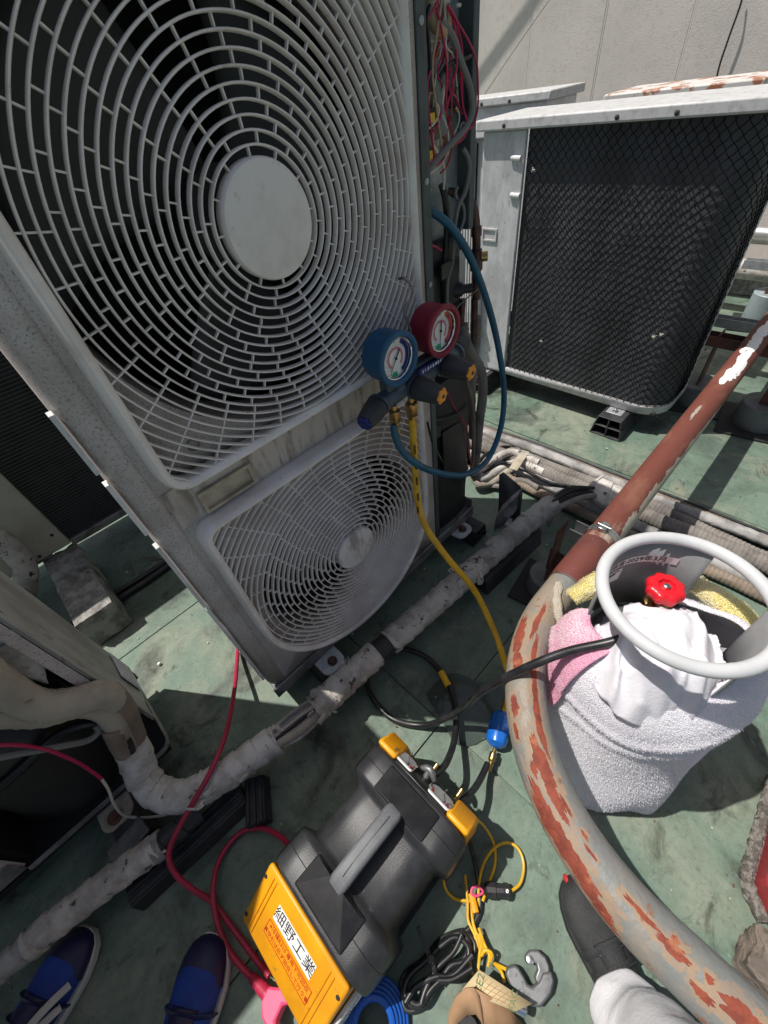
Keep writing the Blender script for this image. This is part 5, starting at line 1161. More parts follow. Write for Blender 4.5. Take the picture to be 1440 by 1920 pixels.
# gauge end: two yellow horns, sloping black panel, two clear gauge covers
for yc, s in ((YC_+.108, 1), (YC_-.112, -1)):
    bm = NB(); prism(bm, [(.1165,.05),(.1165,.293),(.128,.291),(.168,.245),(.172,.20),(.172,.05)], (0, yc-.030, 0), XZ, .060); obj('yellow_horn', bm, G['yellow'], RM, bevel=.010, seg=3)
bm = NB(); prism(bm, [(.1165,.04),(.1165,.284),(.122,.282),(.150,.243),(.150,.04)], (0, YC_-.081, 0), XZ, .158); obj('gauge_panel', bm, G['casepad'], RM, bevel=.003)
pd = Vector((.150-.122,0,.243-.282)).normalized(); pn = Vector((-pd.z,0,pd.x)); PM = Matrix((Vector((0,1,0)), -pd, pn)).transposed(); pm = Vector((.136,0,.2625))
for yc, m in ((YC_+.062,'dial'),(YC_-.052,'dial')):
    c = pm+Vector((0,yc,0)); poly = rrect(-.034,.034,-.023,.024,(.020,.020,.008,.008),6)
    bm = NB(); prism(bm, [(a*.9,b*.9) for a,b in poly], c+pn*.0012, PM, .004); gd = obj('gauge_face', bm, G[m], RM, smooth=False)
    bm = NB(); tube(bm, [c+pn*.0062+PM @ Vector((.026*math.cos(t), .016*math.sin(t)-.002, 0)) for t in [math.pi*i/14 for i in range(15)]], .0008, 5); obj('gauge_scale', bm, G['redink'], gd)
    bm = NB(); tube(bm, [c+pn*.007+PM @ Vector((0,-.012,0)), c+pn*.007+PM @ Vector((-.014,.010,0))], .0007, 5); obj('gauge_needle', bm, G['ink'], gd)
    bm = NB(); prism(bm, poly, c+pn*.0085, PM, .006); obj('clear_cover', bm, G['clear'], RM, bevel=.003)
    for a, b in ((-.028,.018),(.028,.018),(0,-.019)): bm = NB(); lathe(bm, [(.003,0),(.003,.003)], c+pn*.0146+PM @ Vector((a,b,0)), pn, 10); obj('screw', bm, G['steel'], RM)
kn = pm+Vector((.018,YC_+.004,-.012)); bm = NB(); tube(bm, [kn-PM.col[0]*.022, kn+pn*.010-PM.col[0]*.01, kn+pn*.014, kn+pn*.010+PM.col[0]*.01, kn+PM.col[0]*.022], [.005,.009,.010,.009,.005], 12); cyl(bm, kn-pn*.012, kn+pn*.016, .008, 14); obj('wing_knob', bm, G['steelgrey'], RM)
for yc, pz in ((YC_+.012,.17),(YC_-.070,.17)):
    fitting((.150, yc, pz), (1,0,.15), RM, .75)
for yy in (YC_-.130, YC_+.115): bm = NB(); box(bm, -.19, .10, yy, yy+.015, .0, .0125); obj('rubber_foot', bm, G['rubber'], RM)
hose('power_cord', 'black power cord leaving the machine towards the coiled cable', [at(878,1565,z=.10), at(884,1590,z=.05), at(893,1630,z=.012), at(900,1680,z=.010), at(898,1710,z=.010), at(885,1735,z=.012), at(866,1752,z=.012)], .0062, 'blackhose', 8, 10, 'cord')

# ------------------------------------------------------------------ pink extension cord
PC = thing('extension_cord', 'dark pink extension cord curving over the taped pipe to the yellow machine', 'cord', (-.40, .30, 0))
def cordpart(name, pts, r, m, k=10): bm = NB(); tube(bm, spl(pts, k), r, 12); return obj(name, bm, G[m], PC)
cordpart('cord', [at(452,1180,z=.01), at(446,1222,z=.02), at(440,1290,z=.10), at(425,1370,z=.17), at(398,1440,z=.192), at(365,1500,z=.182), at(330,1562,z=.16), at(316,1605,z=.115), at(330,1640,z=.085), at(362,1668,z=.045), at(398,1692,z=.012), at(440,1745,z=.012), at(485,1805,z=.014), at(505,1830,z=.02)], .0072, 'redcord')
cordpart('cord', [at(548,1592,z=.09), at(525,1568,z=.05), at(490,1553,z=.02), at(450,1562,z=.012), at(415,1605,z=.012), at(400,1660,z=.028), at(405,1720,z=.028), at(425,1775,z=.02), at(455,1815,z=.014), at(478,1838,z=.016)], .0072, 'redcord')
p0, p1 = at(472,1832,z=.018), at(503,1866,z=.03); bm = NB(); tube(bm, [p0.lerp(p1,t/10) for t in range(11)], [.009+.0005*t+(.0016 if t % 2 else 0) for t in range(11)], 12); obj('cord_boot', bm, G['redcord'], PC)
d_ = (p1-p0).normalized(); s_ = Vector((0,0,1)).cross(d_).normalized(); pmx = Matrix((d_, s_, d_.cross(s_))).transposed()
bm = NB(); prism(bm, [(0,-.014),(.02,-.03),(.055,-.036),(.062,-.024),(.050,-.016),(.050,.010),(.062,.016),(.062,.032),(.040,.034),(.018,.022),(0,.014)], p1+Vector((0,0,-.012)), pmx, .030); obj('plug', bm, G['pink'], PC, bevel=.005)

# ------------------------------------------------------------------ gas cylinder
CC = Vector((.63, -.045, 0)); RC = .128
GC = thing('gas_cylinder', 'grey refrigerant recovery cylinder with a ring collar and red handwheel, wrapped in towels', 'gas cylinder', (CC.x, CC.y, 0))
bm = NB(); lathe(bm, [(.118,.0),(.122,.004),(.122,.035),(.126,.045),(RC,.06),(RC,.47),(.124,.50),(.105,.53),(.07,.548),(.03,.555)], CC, (0,0,1), 48); obj('body', bm, G['cylgrey'], GC)
RR = .140; ZR = .738
def th(px, py, z): p = at(px, py, z=z)-CC; return math.atan2(p.y, p.x)
def collar(a0, a1, z0, z1):
    bm = NB(); k = 24; r = RR-.006; s = []
    for i in range(k+1):
        a = R(a0+(a1-a0)*i/k); q = (i/k)
        zz0 = z0
        s.append([(CC.x+r*math.cos(a), CC.y+r*math.sin(a), zz) for zz in (zz0, (zz0+z1)/2, z1)])
    loft(bm, s, cap=False, closed=False); return obj('collar_plate', bm, G['cylgrey'], GC, solid=.003)
cp_ = collar(-4, 112, .50, ZR); collar(-118, -58, .50, ZR)
bm = NB(); tube(bm, [CC+Vector((RR*math.cos(t), RR*math.sin(t), ZR)) for t in [2*math.pi*i/72 for i in range(72)]], .0125, 16, closed=True); obj('collar_ring', bm, G['ringgrey'], GC)
def onwall(a, z, r=RR-.0085): return Vector((CC.x+r*math.cos(a), CC.y+r*math.sin(a), z))
def wallpatch(name, a0, a1, z0, z1, m, sk=0, r=RR-.0085):
    bm = NB(); s = []
    for i in range(15):
        t = i/14; a = a0+(a1-a0)*t; s.append([onwall(a, z0+sk*t, r), onwall(a, z1+sk*t, r)])
    loft(bm, s, cap=False, closed=False); return obj(name, bm, G[m], cp_, smooth=True)
A0, A1 = R(96), R(16)
wallpatch('date_tape', A0, A1, .668, .690, 'paper')
wallpatch('info_label', R(112), R(62), .615, .658, 'paper')
def wfit(a_mid, z): 
    def f(p): return onwall(a_mid - p.x/(RR-.0095), z + p.y, RR-.0095-p.z)
    return f
text('date_lettering', '次回検査:2029年3月', .0185, G['ink'], None, None, cp_, cyl_fit=wfit(R(60), .679), ext=.0001)
for q, (dz, n_) in enumerate(((.652,9),(.645,7),(.638,4))):
    bm = NB()
    for j in range(n_): a = R(84)-j*R(2.3); p = onwall(a, dz, RR-.0092); obox(bm, p, (.0012,.0035,.0022), rz(a))
    obj('fine_print', bm, G['ink'], cp_)
VK = Vector((.698, -.014, 0))
bm = NB(); lathe(bm, [(.018,.54),(.018,.58),(.024,.582),(.024,.600),(.014,.604),(.010,.640)], VK, (0,0,1), 20); cyl(bm, (VK.x, VK.y, .60), (VK.x-.05, VK.y+.005, .60), .012, 14); obj('valve', bm, G['brass'], GC)
bm = NB(); lathe(bm, [(.012,.636),(.029,.634),(.0345,.639),(.036,.650),(.0345,.660),(.029,.664),(.016,.664),(.014,.658),(.002,.658)], VK, (0,0,1), 64, rmod=lambda a, h: 1+.055*math.cos(8*a)); kw = obj('handwheel', bm, G['knobred'], GC, ang=50)
bm = NB(); lathe(bm, [(.007,.658),(.007,.664),(.003,.666)], VK, (0,0,1), 6); obj('wheel_nut', bm, G['steel'], kw)

# ------------------------------------------------------------------ towels round the cylinder
def towel_wrap(name, label, a0, a1, top, zs, hem, rin, rmid, rhem, m, na=150, nt=46, fold=.010, seed=0, thick=.005, ts=.34):
    bm = NB(); g = []
    for i in range(na+1):
        a = R(a0+(a1-a0)*i/na); zt_, zh, z_s = top(a), hem(a), zs(a); row = []
        for j in range(nt+1):
            t = j/nt
            if t < ts:
                q = t/ts*math.pi/2; rr = rin(a)+(rmid(a)-rin(a))*math.sin(q); z = zt_-(zt_-z_s)*(1-math.cos(q))
            else:
                q = (t-ts)/(1-ts); rr = rmid(a)+(rhem(a)-rmid(a))*q**1.4; z = z_s+(zh-z_s)*q
            f = math.sin(a*5+seed+2.2*nz((math.cos(a)*1.2, math.sin(a)*1.2, t*1.5+seed)))*fold*(.05+1.0*t**1.6) + .010*nz((math.cos(a)*1.7, math.sin(a)*1.7, z*4+seed), 1.0) + .0016*nz((math.cos(a)*34, math.sin(a)*34, z*200+seed), 1)
            f += .007*math.exp(-((z-(z_s+.030+.03*math.sin(a*1.3+1)))/.010)**2) + .005*math.exp(-((z-(z_s-.06+.05*math.sin(a*1.1+3)))/.012)**2)
            q = rr+f*(.35+.65*min(1, t/.2)); row.append(bm.verts.new((CC.x+q*math.cos(a), CC.y+q*math.sin(a), max(.004, z + (.010*nz((a*3, t*5, seed), 1) if t < ts else 0)))))
        g.append(row)
    for i in range(na):
        for j in range(nt): bm.faces.new((g[i][j], g[i+1][j], g[i+1][j+1], g[i][j+1]))
    fib = pile(bm, 3, seed)
    o = obj(name, bm, G[m], loc=(CC.x, CC.y, 0), solid=thick, ang=180); tag(o, label, 'towel')
    kind(obj('terry_pile', fib, G[m+'_pile'], o, smooth=False, recalc=False), 'stuff'); return o
def pile(src, per, seed, L_=.0042):
    """short loops of terry standing off a cloth surface, as slim triangles"""
    r0 = random.Random(seed+500); out = NB(); src.normal_update()
    cen = Vector((CC.x, CC.y, CC.z if CC.z > .01 else .3)); cs_ = None
    for f in list(src.faces):
        n = f.normal.copy(); cc = f.calc_center_median()
        if n.dot(cc-cen) < 0: n = -n
        vs = [v.co for v in f.verts]
        for q in range(per):
            u, v = r0.random(), r0.random(); p = vs[0].lerp(vs[1], u).lerp(vs[3 if len(vs) > 3 else 2].lerp(vs[2], u), v)
            d_ = (n*1.3 + Vector((r0.uniform(-1,1), r0.uniform(-1,1), r0.uniform(-1.,.6)))*.8).normalized(); s = d_.cross(Vector((r0.uniform(-1,1), r0.uniform(-1,1), r0.uniform(-1,1)))).normalized()*.0009; l = L_*r0.uniform(.6,1.25)
            p = p + n*.0020
            out.faces.new((out.verts.new(p-s), out.verts.new(p+s), out.verts.new(p+d_*l)))
    return out
def bumpf(a, c, w_): d = (a-R(c)+math.pi) % (2*math.pi)-math.pi; return math.exp(-(d/R(w_))**2)
towel_wrap('towel', 'white terry towel wrapped round the gas cylinder and hanging to the floor', 100, 385,
    lambda a: .575+.055*bumpf(a, 292, 45), lambda a: .43+.07*bumpf(a,292,50), lambda a: .055+.26*bumpf(a,330,50)-.045*bumpf(a,246,14)-.030*bumpf(a,190,40)+.020*math.sin(a*5)+.022*math.sin(a*2.3+1),
    lambda a: .098+.052*bumpf(a,295,50)+.03*bumpf(a,110,25), lambda a: .178+.022*bumpf(a,285,50), lambda a: .198+.048*bumpf(a,246,15)+.015*bumpf(a,200,35), 'towel', 230, 84, fold=.014, seed=2)
towel_wrap('towel', 'pink towel tucked over the white one beside the bent pipe', 106, 152, lambda a: .592, lambda a: .455, lambda a: .40+.035*math.sin(a*9),
    lambda a: .100+.03*bumpf(a,110,25), lambda a: .190, lambda a: .196, 'towelpink', 80, 44, .004, 2)
# white cloth bunched over the valve
bm = NB(); g = []; na, nr_ = 150, 60
for i in range(na):
    a = 2*math.pi*i/na; row = []
    for j in range(nr_+1):
        t = j/nr_; lim = .127+.006*math.cos(a-R(200))+.030*bumpf(a,172,26)+.010*nz((math.cos(a)*2,math.sin(a)*2,3), 1.4)-.012*bumpf(a,35,45)
        r = lim*t; p = CC+Vector((-.012+r*math.cos(a), -.014+r*math.sin(a), 0))
        z = .664-.12*t**3.0-.02*t+.024*nz((p.x*15, p.y*15, 2), 1)
        w1 = math.sin((p.x*.55-p.y*1.2)*95+4.5*nz((p.x*10,p.y*10,0),1)); w2 = abs(nz((p.x*30+p.y*18, p.y*9-p.x*4, 5), 1))
        w3 = 1-abs(nz((p.x*17-p.y*23, p.x*6+p.y*4, 11), 1)); w4 = 1-abs(nz((p.x*20+p.y*6, p.y*9-p.x*5, 21), 1)); z += .004*w1*min(1, t*1.5) + .027*(w3**5-.4)*min(1, t*1.6) + .012*(w4**5-.35)*min(1,t*2)
        dk = math.hypot(p.x-VK.x, p.y-VK.y)
        if dk < .062: z = min(z, .638+.010*nz((p.x*30,p.y*30,7),1)) - .03*max(0, 1-dk/.05)
        row.append(bm.verts.new((p.x, p.y, z)))
    g.append(row)
for i in range(na):
    for j in range(nr_): bm.faces.new((g[i][j], g[(i+1) % na][j], g[(i+1) % na][j+1], g[i][j+1]))
bmesh.ops.remove_doubles(bm, verts=bm.verts, dist=1e-5)
tag(obj('cloth', bm, G['clothwhite'], loc=(CC.x, CC.y, .5), solid=.004, ang=180), 'wrinkled white cloth bunched round the valve inside the ring collar', 'cloth')
def roll(name, label, pts, r, m, flat=(1,.6), seed=0, cat='cloth'):
    P = spl(pts, 14); n_ = len(P); bm = NB(); rad = [r*(.75+.35*math.sin(math.pi*(.08+.84*i/(n_-1)))) for i in range(n_)]
    tube(bm, P, rad, 26, rf=lambda s, a, i: .005*nz((s*30+seed, math.cos(a)*1.5, math.sin(a)*1.5), 1.4)+.0018*nz((s*220, math.cos(a)*12, math.sin(a)*12+seed), 1.2), flat=flat)
    cen_ = P[n_//2]
    o = tag(obj(name, bm.copy(), G[m], loc=P[0], ang=180), label, cat)
    if m == 'towelyellow':
        for f in bm.faces: pass
        global CC; keep = CC; CC = cen_; fb_ = pile(bm, 4, seed, .0042); CC = keep
        kind(obj('terry_pile', fb_, G[m+'_pile'], o, smooth=False, recalc=False), 'stuff')
    bm.free(); return o
roll('cloth', 'small yellow stained cloth resting on the bent pipe left of the ring collar', [at(1072,1122,z=.50), at(1100,1103,z=.52), at(1130,1088,z=.54), at(1152,1080,z=.55)], .020, 'towelyellow', seed=3)
roll('cloth', 'long folded yellow and white cloth hanging out right of the ring collar', [at(1283,1082,z=.60), at(1320,1105,z=.60), at(1365,1135,z=.595), at(1400,1162,z=.585), at(1428,1188,z=.57)], .021, 'towelyellow', seed=9)
roll('cloth', 'crumpled beige rag hanging over the galvanised bend below the sleeve', [at(1048,1092,z=.476), at(1045,1115,z=.476), at(1046,1145,z=.470), at(1052,1170,z=.46)], .010, 'insul', (1,.4), 12, 'rag')

# ------------------------------------------------------------------ people (feet and legs at the bottom edge)
def shoe(par, toe, d, L_, wd, mats, side=1, stripes=False, sole_t=.022, tongue=True):
    d = Vector((d[0], d[1], 0)).normalized(); s = Vector((-d.y, d.x, 0)); toe = Vector((toe[0], toe[1], 0))
    def pt(t, v, z): return toe - d*(L_*t) + s*(v*wd) + Vector((0,0,z))
    prof = [(0.0,.10,.030),(.02,.24,.045),(.07,.38,.058),(.16,.48,.066),(.28,.53,.072),(.40,.50,.080),(.52,.45,.092),(.64,.40,.102),(.78,.37,.105),(.90,.35,.104),(.97,.27,.100),(1.0,.15,.09)]
    def sec(t, hw, zt, grow=0, zb=sole_t*.6):
        out = []
        for k in range(20):
            a = 2*math.pi*k/20; c, q = math.cos(a), math.sin(a)
            cc = math.copysign(abs(c)**.8, c); qq = math.copysign(abs(q)**(.8 if q < 0 else 1.1), q)
            zm = zb+(zt-zb)*.42
            out.append(pt(t, cc*(hw+grow)+side*.05*math.sin(t*2.2), zm+(zt-zm)*qq if q > 0 else zm+(zm-zb)*qq))
        return out
    bm = NB(); loft(bm, [sec(t,h,z) for t,h,z in prof]); up = obj('shoe', bm, G[mats[0]], par)
    bm = NB(); loft(bm, [sec(t-.004,h,z*(1.03-.9*max(0,t-.16)**1.0),.022,sole_t*.6) for t,h,z in prof[:5]]); obj('toe_cap', bm, G[mats[1]], up)
    outl = [(t, h+.045) for t,h,_ in prof]; poly = [(t, v) for t, v in outl] + [(t, -v) for t, v in outl[::-1]]
    bm = NB(); lo = [bm.verts.new(pt(t+(-.012 if t < .02 else (.012 if t > .98 else 0)), v+side*.05*math.sin(t*2.2), .001)) for t, v in poly]; hi = [bm.verts.new(pt(t+(-.012 if t < .02 else (.012 if t > .98 else 0)), v+side*.05*math.sin(t*2.2), sole_t+.008*(t < .2)*(1-t/.2))) for t, v in poly]
    bm.faces.new(lo[::-1]); bm.faces.new(hi); n_ = len(poly)
    for i in range(n_): bm.faces.new((lo[i], lo[(i+1) % n_], hi[(i+1) % n_], hi[i]))
    obj('sole', bm, G[mats[2]], up, bevel=.003)
    for q, (t_, hw_, z_) in enumerate(((.44,.50,.088),(.56,.45,.099))):
        bm = NB(); tube(bm, [pt(t_+.01*math.cos(R(k)), math.cos(R(k))*hw_*1.0+side*.05*math.sin(t_*2.2), .030+(z_-.028)*math.sin(R(k))) for k in range(0, 181, 15)], .0115, 8, flat=(.28,1)); obj('strap', bm, G[mats[1]], up)
    if tongue: bm = NB(); loft(bm, [sec(t,h*.62,z+.012,0,.05) for t,h,z in prof[5:9]]); obj('tongue', bm, G[mats[1]], up)
    if stripes:
        for (t0, v0, t1, v1) in ((.30,-.46,.62,-.16),(.42,-.50,.72,-.20),(.36,-.14,.70,-.42)):
            bm = NB(); P = [pt(t0+(t1-t0)*q/8, (v0+(v1-v0)*q/8), .060+.036*q/8+.012*math.sin(math.pi*q/8)) for q in range(9)]; tube(bm, P, .009, 8, flat=(1,.5)); obj('stripe', bm, G['stripe'], up)
    return up
def legs(par, chains, m, name='body'):
    bm = NB()
    # pelvis ring joined to two tapered legs through one skinned skeleton
    me = bpy.data.meshes.new(name); verts = []; edges = []; rad = []
    for ch in chains:
        prev = None
        for (p, r) in ch:
            if isinstance(p, int): prev = p; continue
            verts.append(Vector(p)-BASE[par.name]); rad.append(r)
            if prev is not None: edges.append((prev, len(verts)-1))
            prev = len(verts)-1
    me.from_pydata(verts, edges, []); bm.free()
    o = bpy.data.objects.new(name, me); sc.collection.objects.link(o); o.parent = par
    me.materials.append(m); sk = o.modifiers.new('skin', 'SKIN'); sk.use_smooth_shade = True
    if not me.skin_vertices: me.skin_vertices.new() if hasattr(me.skin_vertices, 'new') else None
    for i, r in enumerate(rad): me.skin_vertices[0].data[i].radius = (r, r); me.skin_vertices[0].data[i].use_root = (i == 0)
    sb = o.modifiers.new('sub', 'SUBSURF'); sb.levels = 2; sb.render_levels = 2
    tx = bpy.data.textures.new(name+'_folds', 'CLOUDS'); tx.noise_scale = .05; dm = o.modifiers.new('folds', 'DISPLACE'); dm.texture = tx; dm.strength = .022
    return o
PB = thing('person', 'person in white trousers and a black shoe standing under the bent pipe', 'person', (.10, -.45, 0))
def trouser(par, pts, m):                      # one continuous leg with cloth folds
    P = spl([p for p, r in pts], 10); n_ = len(P); rs = []
    K = len(pts)-1
    for i in range(n_):
        q = i/(n_-1)*K; k = min(int(q), K-1); rs.append(pts[k][1]+(pts[k+1][1]-pts[k][1])*(q-k))
    bm = NB(); tube(bm, P, rs, 40, rf=lambda s, a, i: .006*math.sin(s*40+2.6*math.sin(a+s*7))*math.exp(-s*2.0)+.004*(1-abs(nz((s*14+a*.6, math.cos(a)*1.2, math.sin(a)*1.2+4), 1.3)))**4+.003*nz((s*8, math.cos(a)*1.6, math.sin(a)*1.6), 1.2)); return bm
bm = trouser(PB, [((.128,-.345,.085),.066),((.120,-.365,.14),.071),((.112,-.385,.25),.074),((.10,-.42,.48),.080),((.05,-.50,.72),.098),((.0,-.56,.92),.12)], None)
trouser_o = bm
P2 = trouser(PB, [((-.13,-.62,.085),.066),((-.13,-.62,.25),.072),((-.12,-.60,.48),.080),((-.07,-.575,.72),.098),((-.01,-.562,.92),.12)], None)
P2.to_mesh(me_ := bpy.data.meshes.new('t')); bm.from_mesh(me_); bpy.data.meshes.remove(me_); P2.free()
lathe(bm, [(.10,.86),(.15,.90),(.165,.97),(.155,1.04),(.14,1.05)], (0,-.56,0), (0,0,1), 32)
obj('body', bm, G['trousers'], PB, ang=180)
shoe(PB, (.262,-.172), (.48,.88), .285, .105, ('shoeblack','shoeblack','soleblack'), 1)
bm = NB(); lathe(bm, [(.004,0),(.013,.001),(.013,.006)], (.245,-.168,.030), (-.6,.8,.1), 14); obj('red_tab', bm, G['soletrim'], PB)
for q in range(3):
    c = Vector((.262,-.172,0))-Vector((.48,.88,0)).normalized()*(.13+.028*q); s = Vector((-.88,.48,0)); bm = NB(); tube(bm, [c+s*.032+Vector((0,0,.083+.007*q)), c+Vector((0,0,.094+.007*q)), c-s*.032+Vector((0,0,.083+.007*q))], .0035, 6); obj('lace', bm, G['soleblack'], PB)
PA = thing('person', 'person in blue work shoes and dark trousers standing at the lower left', 'person', (-.78, .40, 0))
fd = Vector((.85,.52,0)).normalized()
bm = trouser(PA, [((-.885,.52,.09),.066),((-.90,.51,.22),.075),((-.91,.48,.48),.082),((-.90,.40,.72),.10),((-.88,.34,.92),.125)], None)
P2 = trouser(PA, [((-.655,.262,.10),.066),((-.68,.25,.22),.075),((-.71,.25,.48),.082),((-.77,.28,.72),.10),((-.85,.32,.92),.125)], None)
P2.to_mesh(me_ := bpy.data.meshes.new('t')); bm.from_mesh(me_); bpy.data.meshes.remove(me_); P2.free()
lathe(bm, [(.10,.86),(.15,.90),(.165,.97),(.155,1.04),(.14,1.05)], (-.865,.33,0), (0,0,1), 32)
obj('body', bm, G['khaki'], PA, ang=180)
shoe(PA, (-.448,.398), (.80,.60), .285, .108, ('shoeblue','shoenavy','solewhite'), -1)
shoe(PA, (-.684,.652), fd, .285, .108, ('shoeblue','shoenavy','solewhite'), 1, True)

# ------------------------------------------------------------------ coiled cable, yellow cords and tools
KC = thing('coiled_cable', 'black power cable coiled in a figure eight and tied, beside the yellow machine', 'cable', (-.10, -.02, 0))
base_loop = [(752,1868),(762,1832),(792,1795),(832,1762),(868,1746),(890,1762),(884,1794),(852,1812),(824,1835),(806,1868),(784,1894),(762,1892)]
for q in range(4):
    rg = random.Random(40+q); s = 1-.055*q; pts = [at(820+(x-820)*s+rg.uniform(-5,5), 1820+(y-1820)*s+rg.uniform(-5,5), z=.008+.011*q) for x, y in base_loop]
    bm = NB(); tube(bm, spl(pts, 10, True), .0058, 10, closed=True); obj('cable_loop', bm, G['blackhose'], KC)
for q, pts in enumerate(([(866,1752),(850,1785),(820,1815),(800,1850),(790,1880)], [(886,1790),(850,1828),(815,1832),(780,1850),(760,1880)], [(885,1815),(850,1836),(822,1838)])):
    bm = NB(); tube(bm, spl([at(x,y,z=.046+.006*q) for x,y in pts], 8), .0058, 10); obj('cable_loop', bm, G['blackhose'], KC)
bm = NB(); tube(bm, spl([at(784,1738,z=.10), at(795,1765,z=.085), at(806,1795,z=.066), at(816,1822,z=.056), at(822,1845,z=.03)], 8), .0052, 8, flat=(1,.35)); zt_ = obj('cable_tie', bm, G['blk'], KC)
bm = NB(); obox(bm, at(808,1798,z=.068), (.016,.014,.010), rz(.6)); obj('tie_head', bm, G['blk'], zt_, bevel=.002)
YCd = thing('yellow_cord', 'bundle of thin yellow cords looped and knotted beside the machine', 'cord', (.03, -.07, 0))
for pts in ([(888,1532,.10),(908,1550,.05),(926,1582,.012),(928,1620,.012),(915,1660,.014),(905,1690,.016)], [(897,1700,.014),(898,1660,.016),(906,1622,.016),(925,1592,.016),(950,1580,.012),(972,1592,.012),(982,1622,.012),(976,1655,.014),(960,1670,.02)],
            [(830,1640,.03),(836,1668,.012),(855,1686,.010),(888,1690,.012)], [(872,1640,.012),(877,1690,.012),(878,1725,.014),(890,1752,.018),(900,1780,.022)], [(884,1690,.016),(887,1730,.02),(900,1765,.024),(912,1790,.03)],
            [(893,1745,.02),(888,1775,.018),(881,1805,.02),(886,1826,.03)], [(905,1760,.03),(900,1785,.034),(898,1805,.03),(896,1822,.03)], [(898,1740,.022),(908,1770,.03),(918,1792,.034),(915,1812,.03)],
            [(902,1792,.04),(910,1782,.045),(922,1788,.045),(920,1802,.035)], [(925,1806,.02),(938,1812,.016),(950,1818,.016)], [(928,1808,.018),(940,1822,.014),(946,1842,.014)]):
    bm = NB(); tube(bm, spl([at(a,b,z=c) for a,b,c in pts], 10), .0036, 8); obj('cord_strand', bm, G['yellowhose'], YCd)
for a, b in (((884,1676),(892,1712)),((898,1752),(906,1782))):
    bm = NB(); p0, p1 = at(*a, z=.022), at(*b, z=.03); tube(bm, [p0, p0.lerp(p1,.5), p1], .0085, 10, flat=(1,.7)); obj('cord_sleeve', bm, G['yellow'], YCd)
CN = thing('plug_connector', 'black round plug connector with a pink clip on the yellow cord', 'connector', tuple(at(930,1670,z=0)))
p0, p1 = at(908,1668,z=.022), at(958,1672,z=.022); d_ = p1-p0; L_ = d_.length
bm = NB(); lathe(bm, [(.010,0),(.014,.003),(.0165,.006),(.0165,L_*.42),(.014,L_*.45),(.014,L_*.72),(.016,L_*.75),(.016,L_*.92),(.008,L_)], p0, d_, 20, rmod=lambda a,h: 1+.04*math.cos(10*a)); obj('connector_body', bm, G['blk'], CN, ang=35)
bm = NB(); tube(bm, spl([at(906,1672,z=.026), at(897,1662,z=.03), at(886,1665,z=.03), at(884,1675,z=.03), at(893,1680,z=.028), at(906,1674,z=.026)], 6), .0028, 8); obj('pink_clip', bm, G['pink'], CN)
for s in (-1, 1): bm = NB(); lathe(bm, [(.0035,0),(.0035,.004)], p0.lerp(p1,.86)+Vector((0,0,.014)), (.3*s,.3,1), 10); obj('screw', bm, G['steel'], CN)
TC = thing('tube_cutter', 'small grey metal tubing cutter with a C-shaped jaw on the green floor', 'tube cutter', tuple(at(990,1830,z=0)))
def flatpoly(name, pix, z, h, m, par, bev=.003): bm = NB(); prism(bm, [tuple(at(a,b,z=z).xy) for a,b in pix], (0,0,z), Matrix.Identity(3), h); return obj(name, bm, G[m], par, bevel=bev, seg=3)
flatpoly('cutter_body', [(948,1812),(962,1806),(970,1812),(980,1828),(986,1842),(996,1848),(1006,1840),(1014,1822),(1030,1818),(1036,1838),(1030,1862),(1010,1886),(994,1884),(972,1868),(956,1848),(946,1826)], .006, .028, 'steelgrey', TC, .005)
flatpoly('cutter_jaw', [(1004,1842),(1000,1830),(1006,1816),(1004,1806),(996,1803),(990,1809),(983,1802),(982,1790),(992,1780),(1006,1780),(1020,1792),(1028,1810),(1029,1828),(1016,1842)], .010, .020, 'steelgrey', TC, .005)
bm = NB(); q = at(994,1800,z=.028); lathe(bm, [(.008,0),(.008,.003),(.005,.004)], q, (0,0,1), 18); obj('cutter_wheel', bm, G['steel'], TC)
for px, py in ((968,1828),(980,1843)): bm = NB(); q = at(px,py,z=.032); lathe(bm, [(.0035,0),(.0035,.002)], q, (0,0,1), 12); obj('rivet', bm, G['screw'], TC)
# folded kraft box with a printed pale strip
KB = thing('cardboard_roll', 'curled brown cardboard with a cream printed strip at the bottom edge', 'cardboard', tuple(at(905,1905,z=0)))
def curved(name, pix, m, th_=.0025):
    bm = NB(); s = [[at(*p[:2], z=p[2]) for p in row] for row in pix]; loft(bm, s, cap=False, closed=False); return obj(name, bm, G[m], KB, solid=th_)
A_ = [(838,1930,.03),(842,1895,.06),(855,1868,.085),(872,1853,.10),(888,1851,.105),(898,1866,.095),(904,1892,.075),(906,1930,.04)]
curved('cardboard_curl', [[(x, y, z) for x,y,z in A_], [(x+4, y+50, max(.004,z-.03)) for x,y,z in A_]], 'kraft')
curved('cardboard_side', [[(890,1853,.10),(925,1872,.08),(955,1892,.05),(985,1925,.01)], [(905,1935,.045),(935,1945,.04),(960,1950,.03),(985,1955,.006)]], 'kraft')
S4 = [at(866,1856,z=.085), at(898,1818,z=.085), at(998,1882,z=.075), at(966,1896,z=.075)]
bm = NB(); bm.faces.new([bm.verts.new(v) for v in (S4[0], S4[1], S4[2], S4[3])]); ps = obj('printed_strip', bm, G['printed'], KB, solid=.003)
ux = (S4[2]-S4[1]).normalized(); n_ = ux.cross(S4[0]-S4[1]).normalized(); n_ = n_ if n_.z > 0 else -n_; uy = n_.cross(ux); SM = Matrix((ux, uy, n_)).transposed()
TXm = Matrix((-uy, ux, n_)).transposed()
text('strip_lettering', 'CE2', .020, G['inkgreen'], S4[0].lerp(S4[1],.55)+ux*.018+n_*.003, Matrix((uy, -ux, n_)).transposed(), ps, ext=.0001)
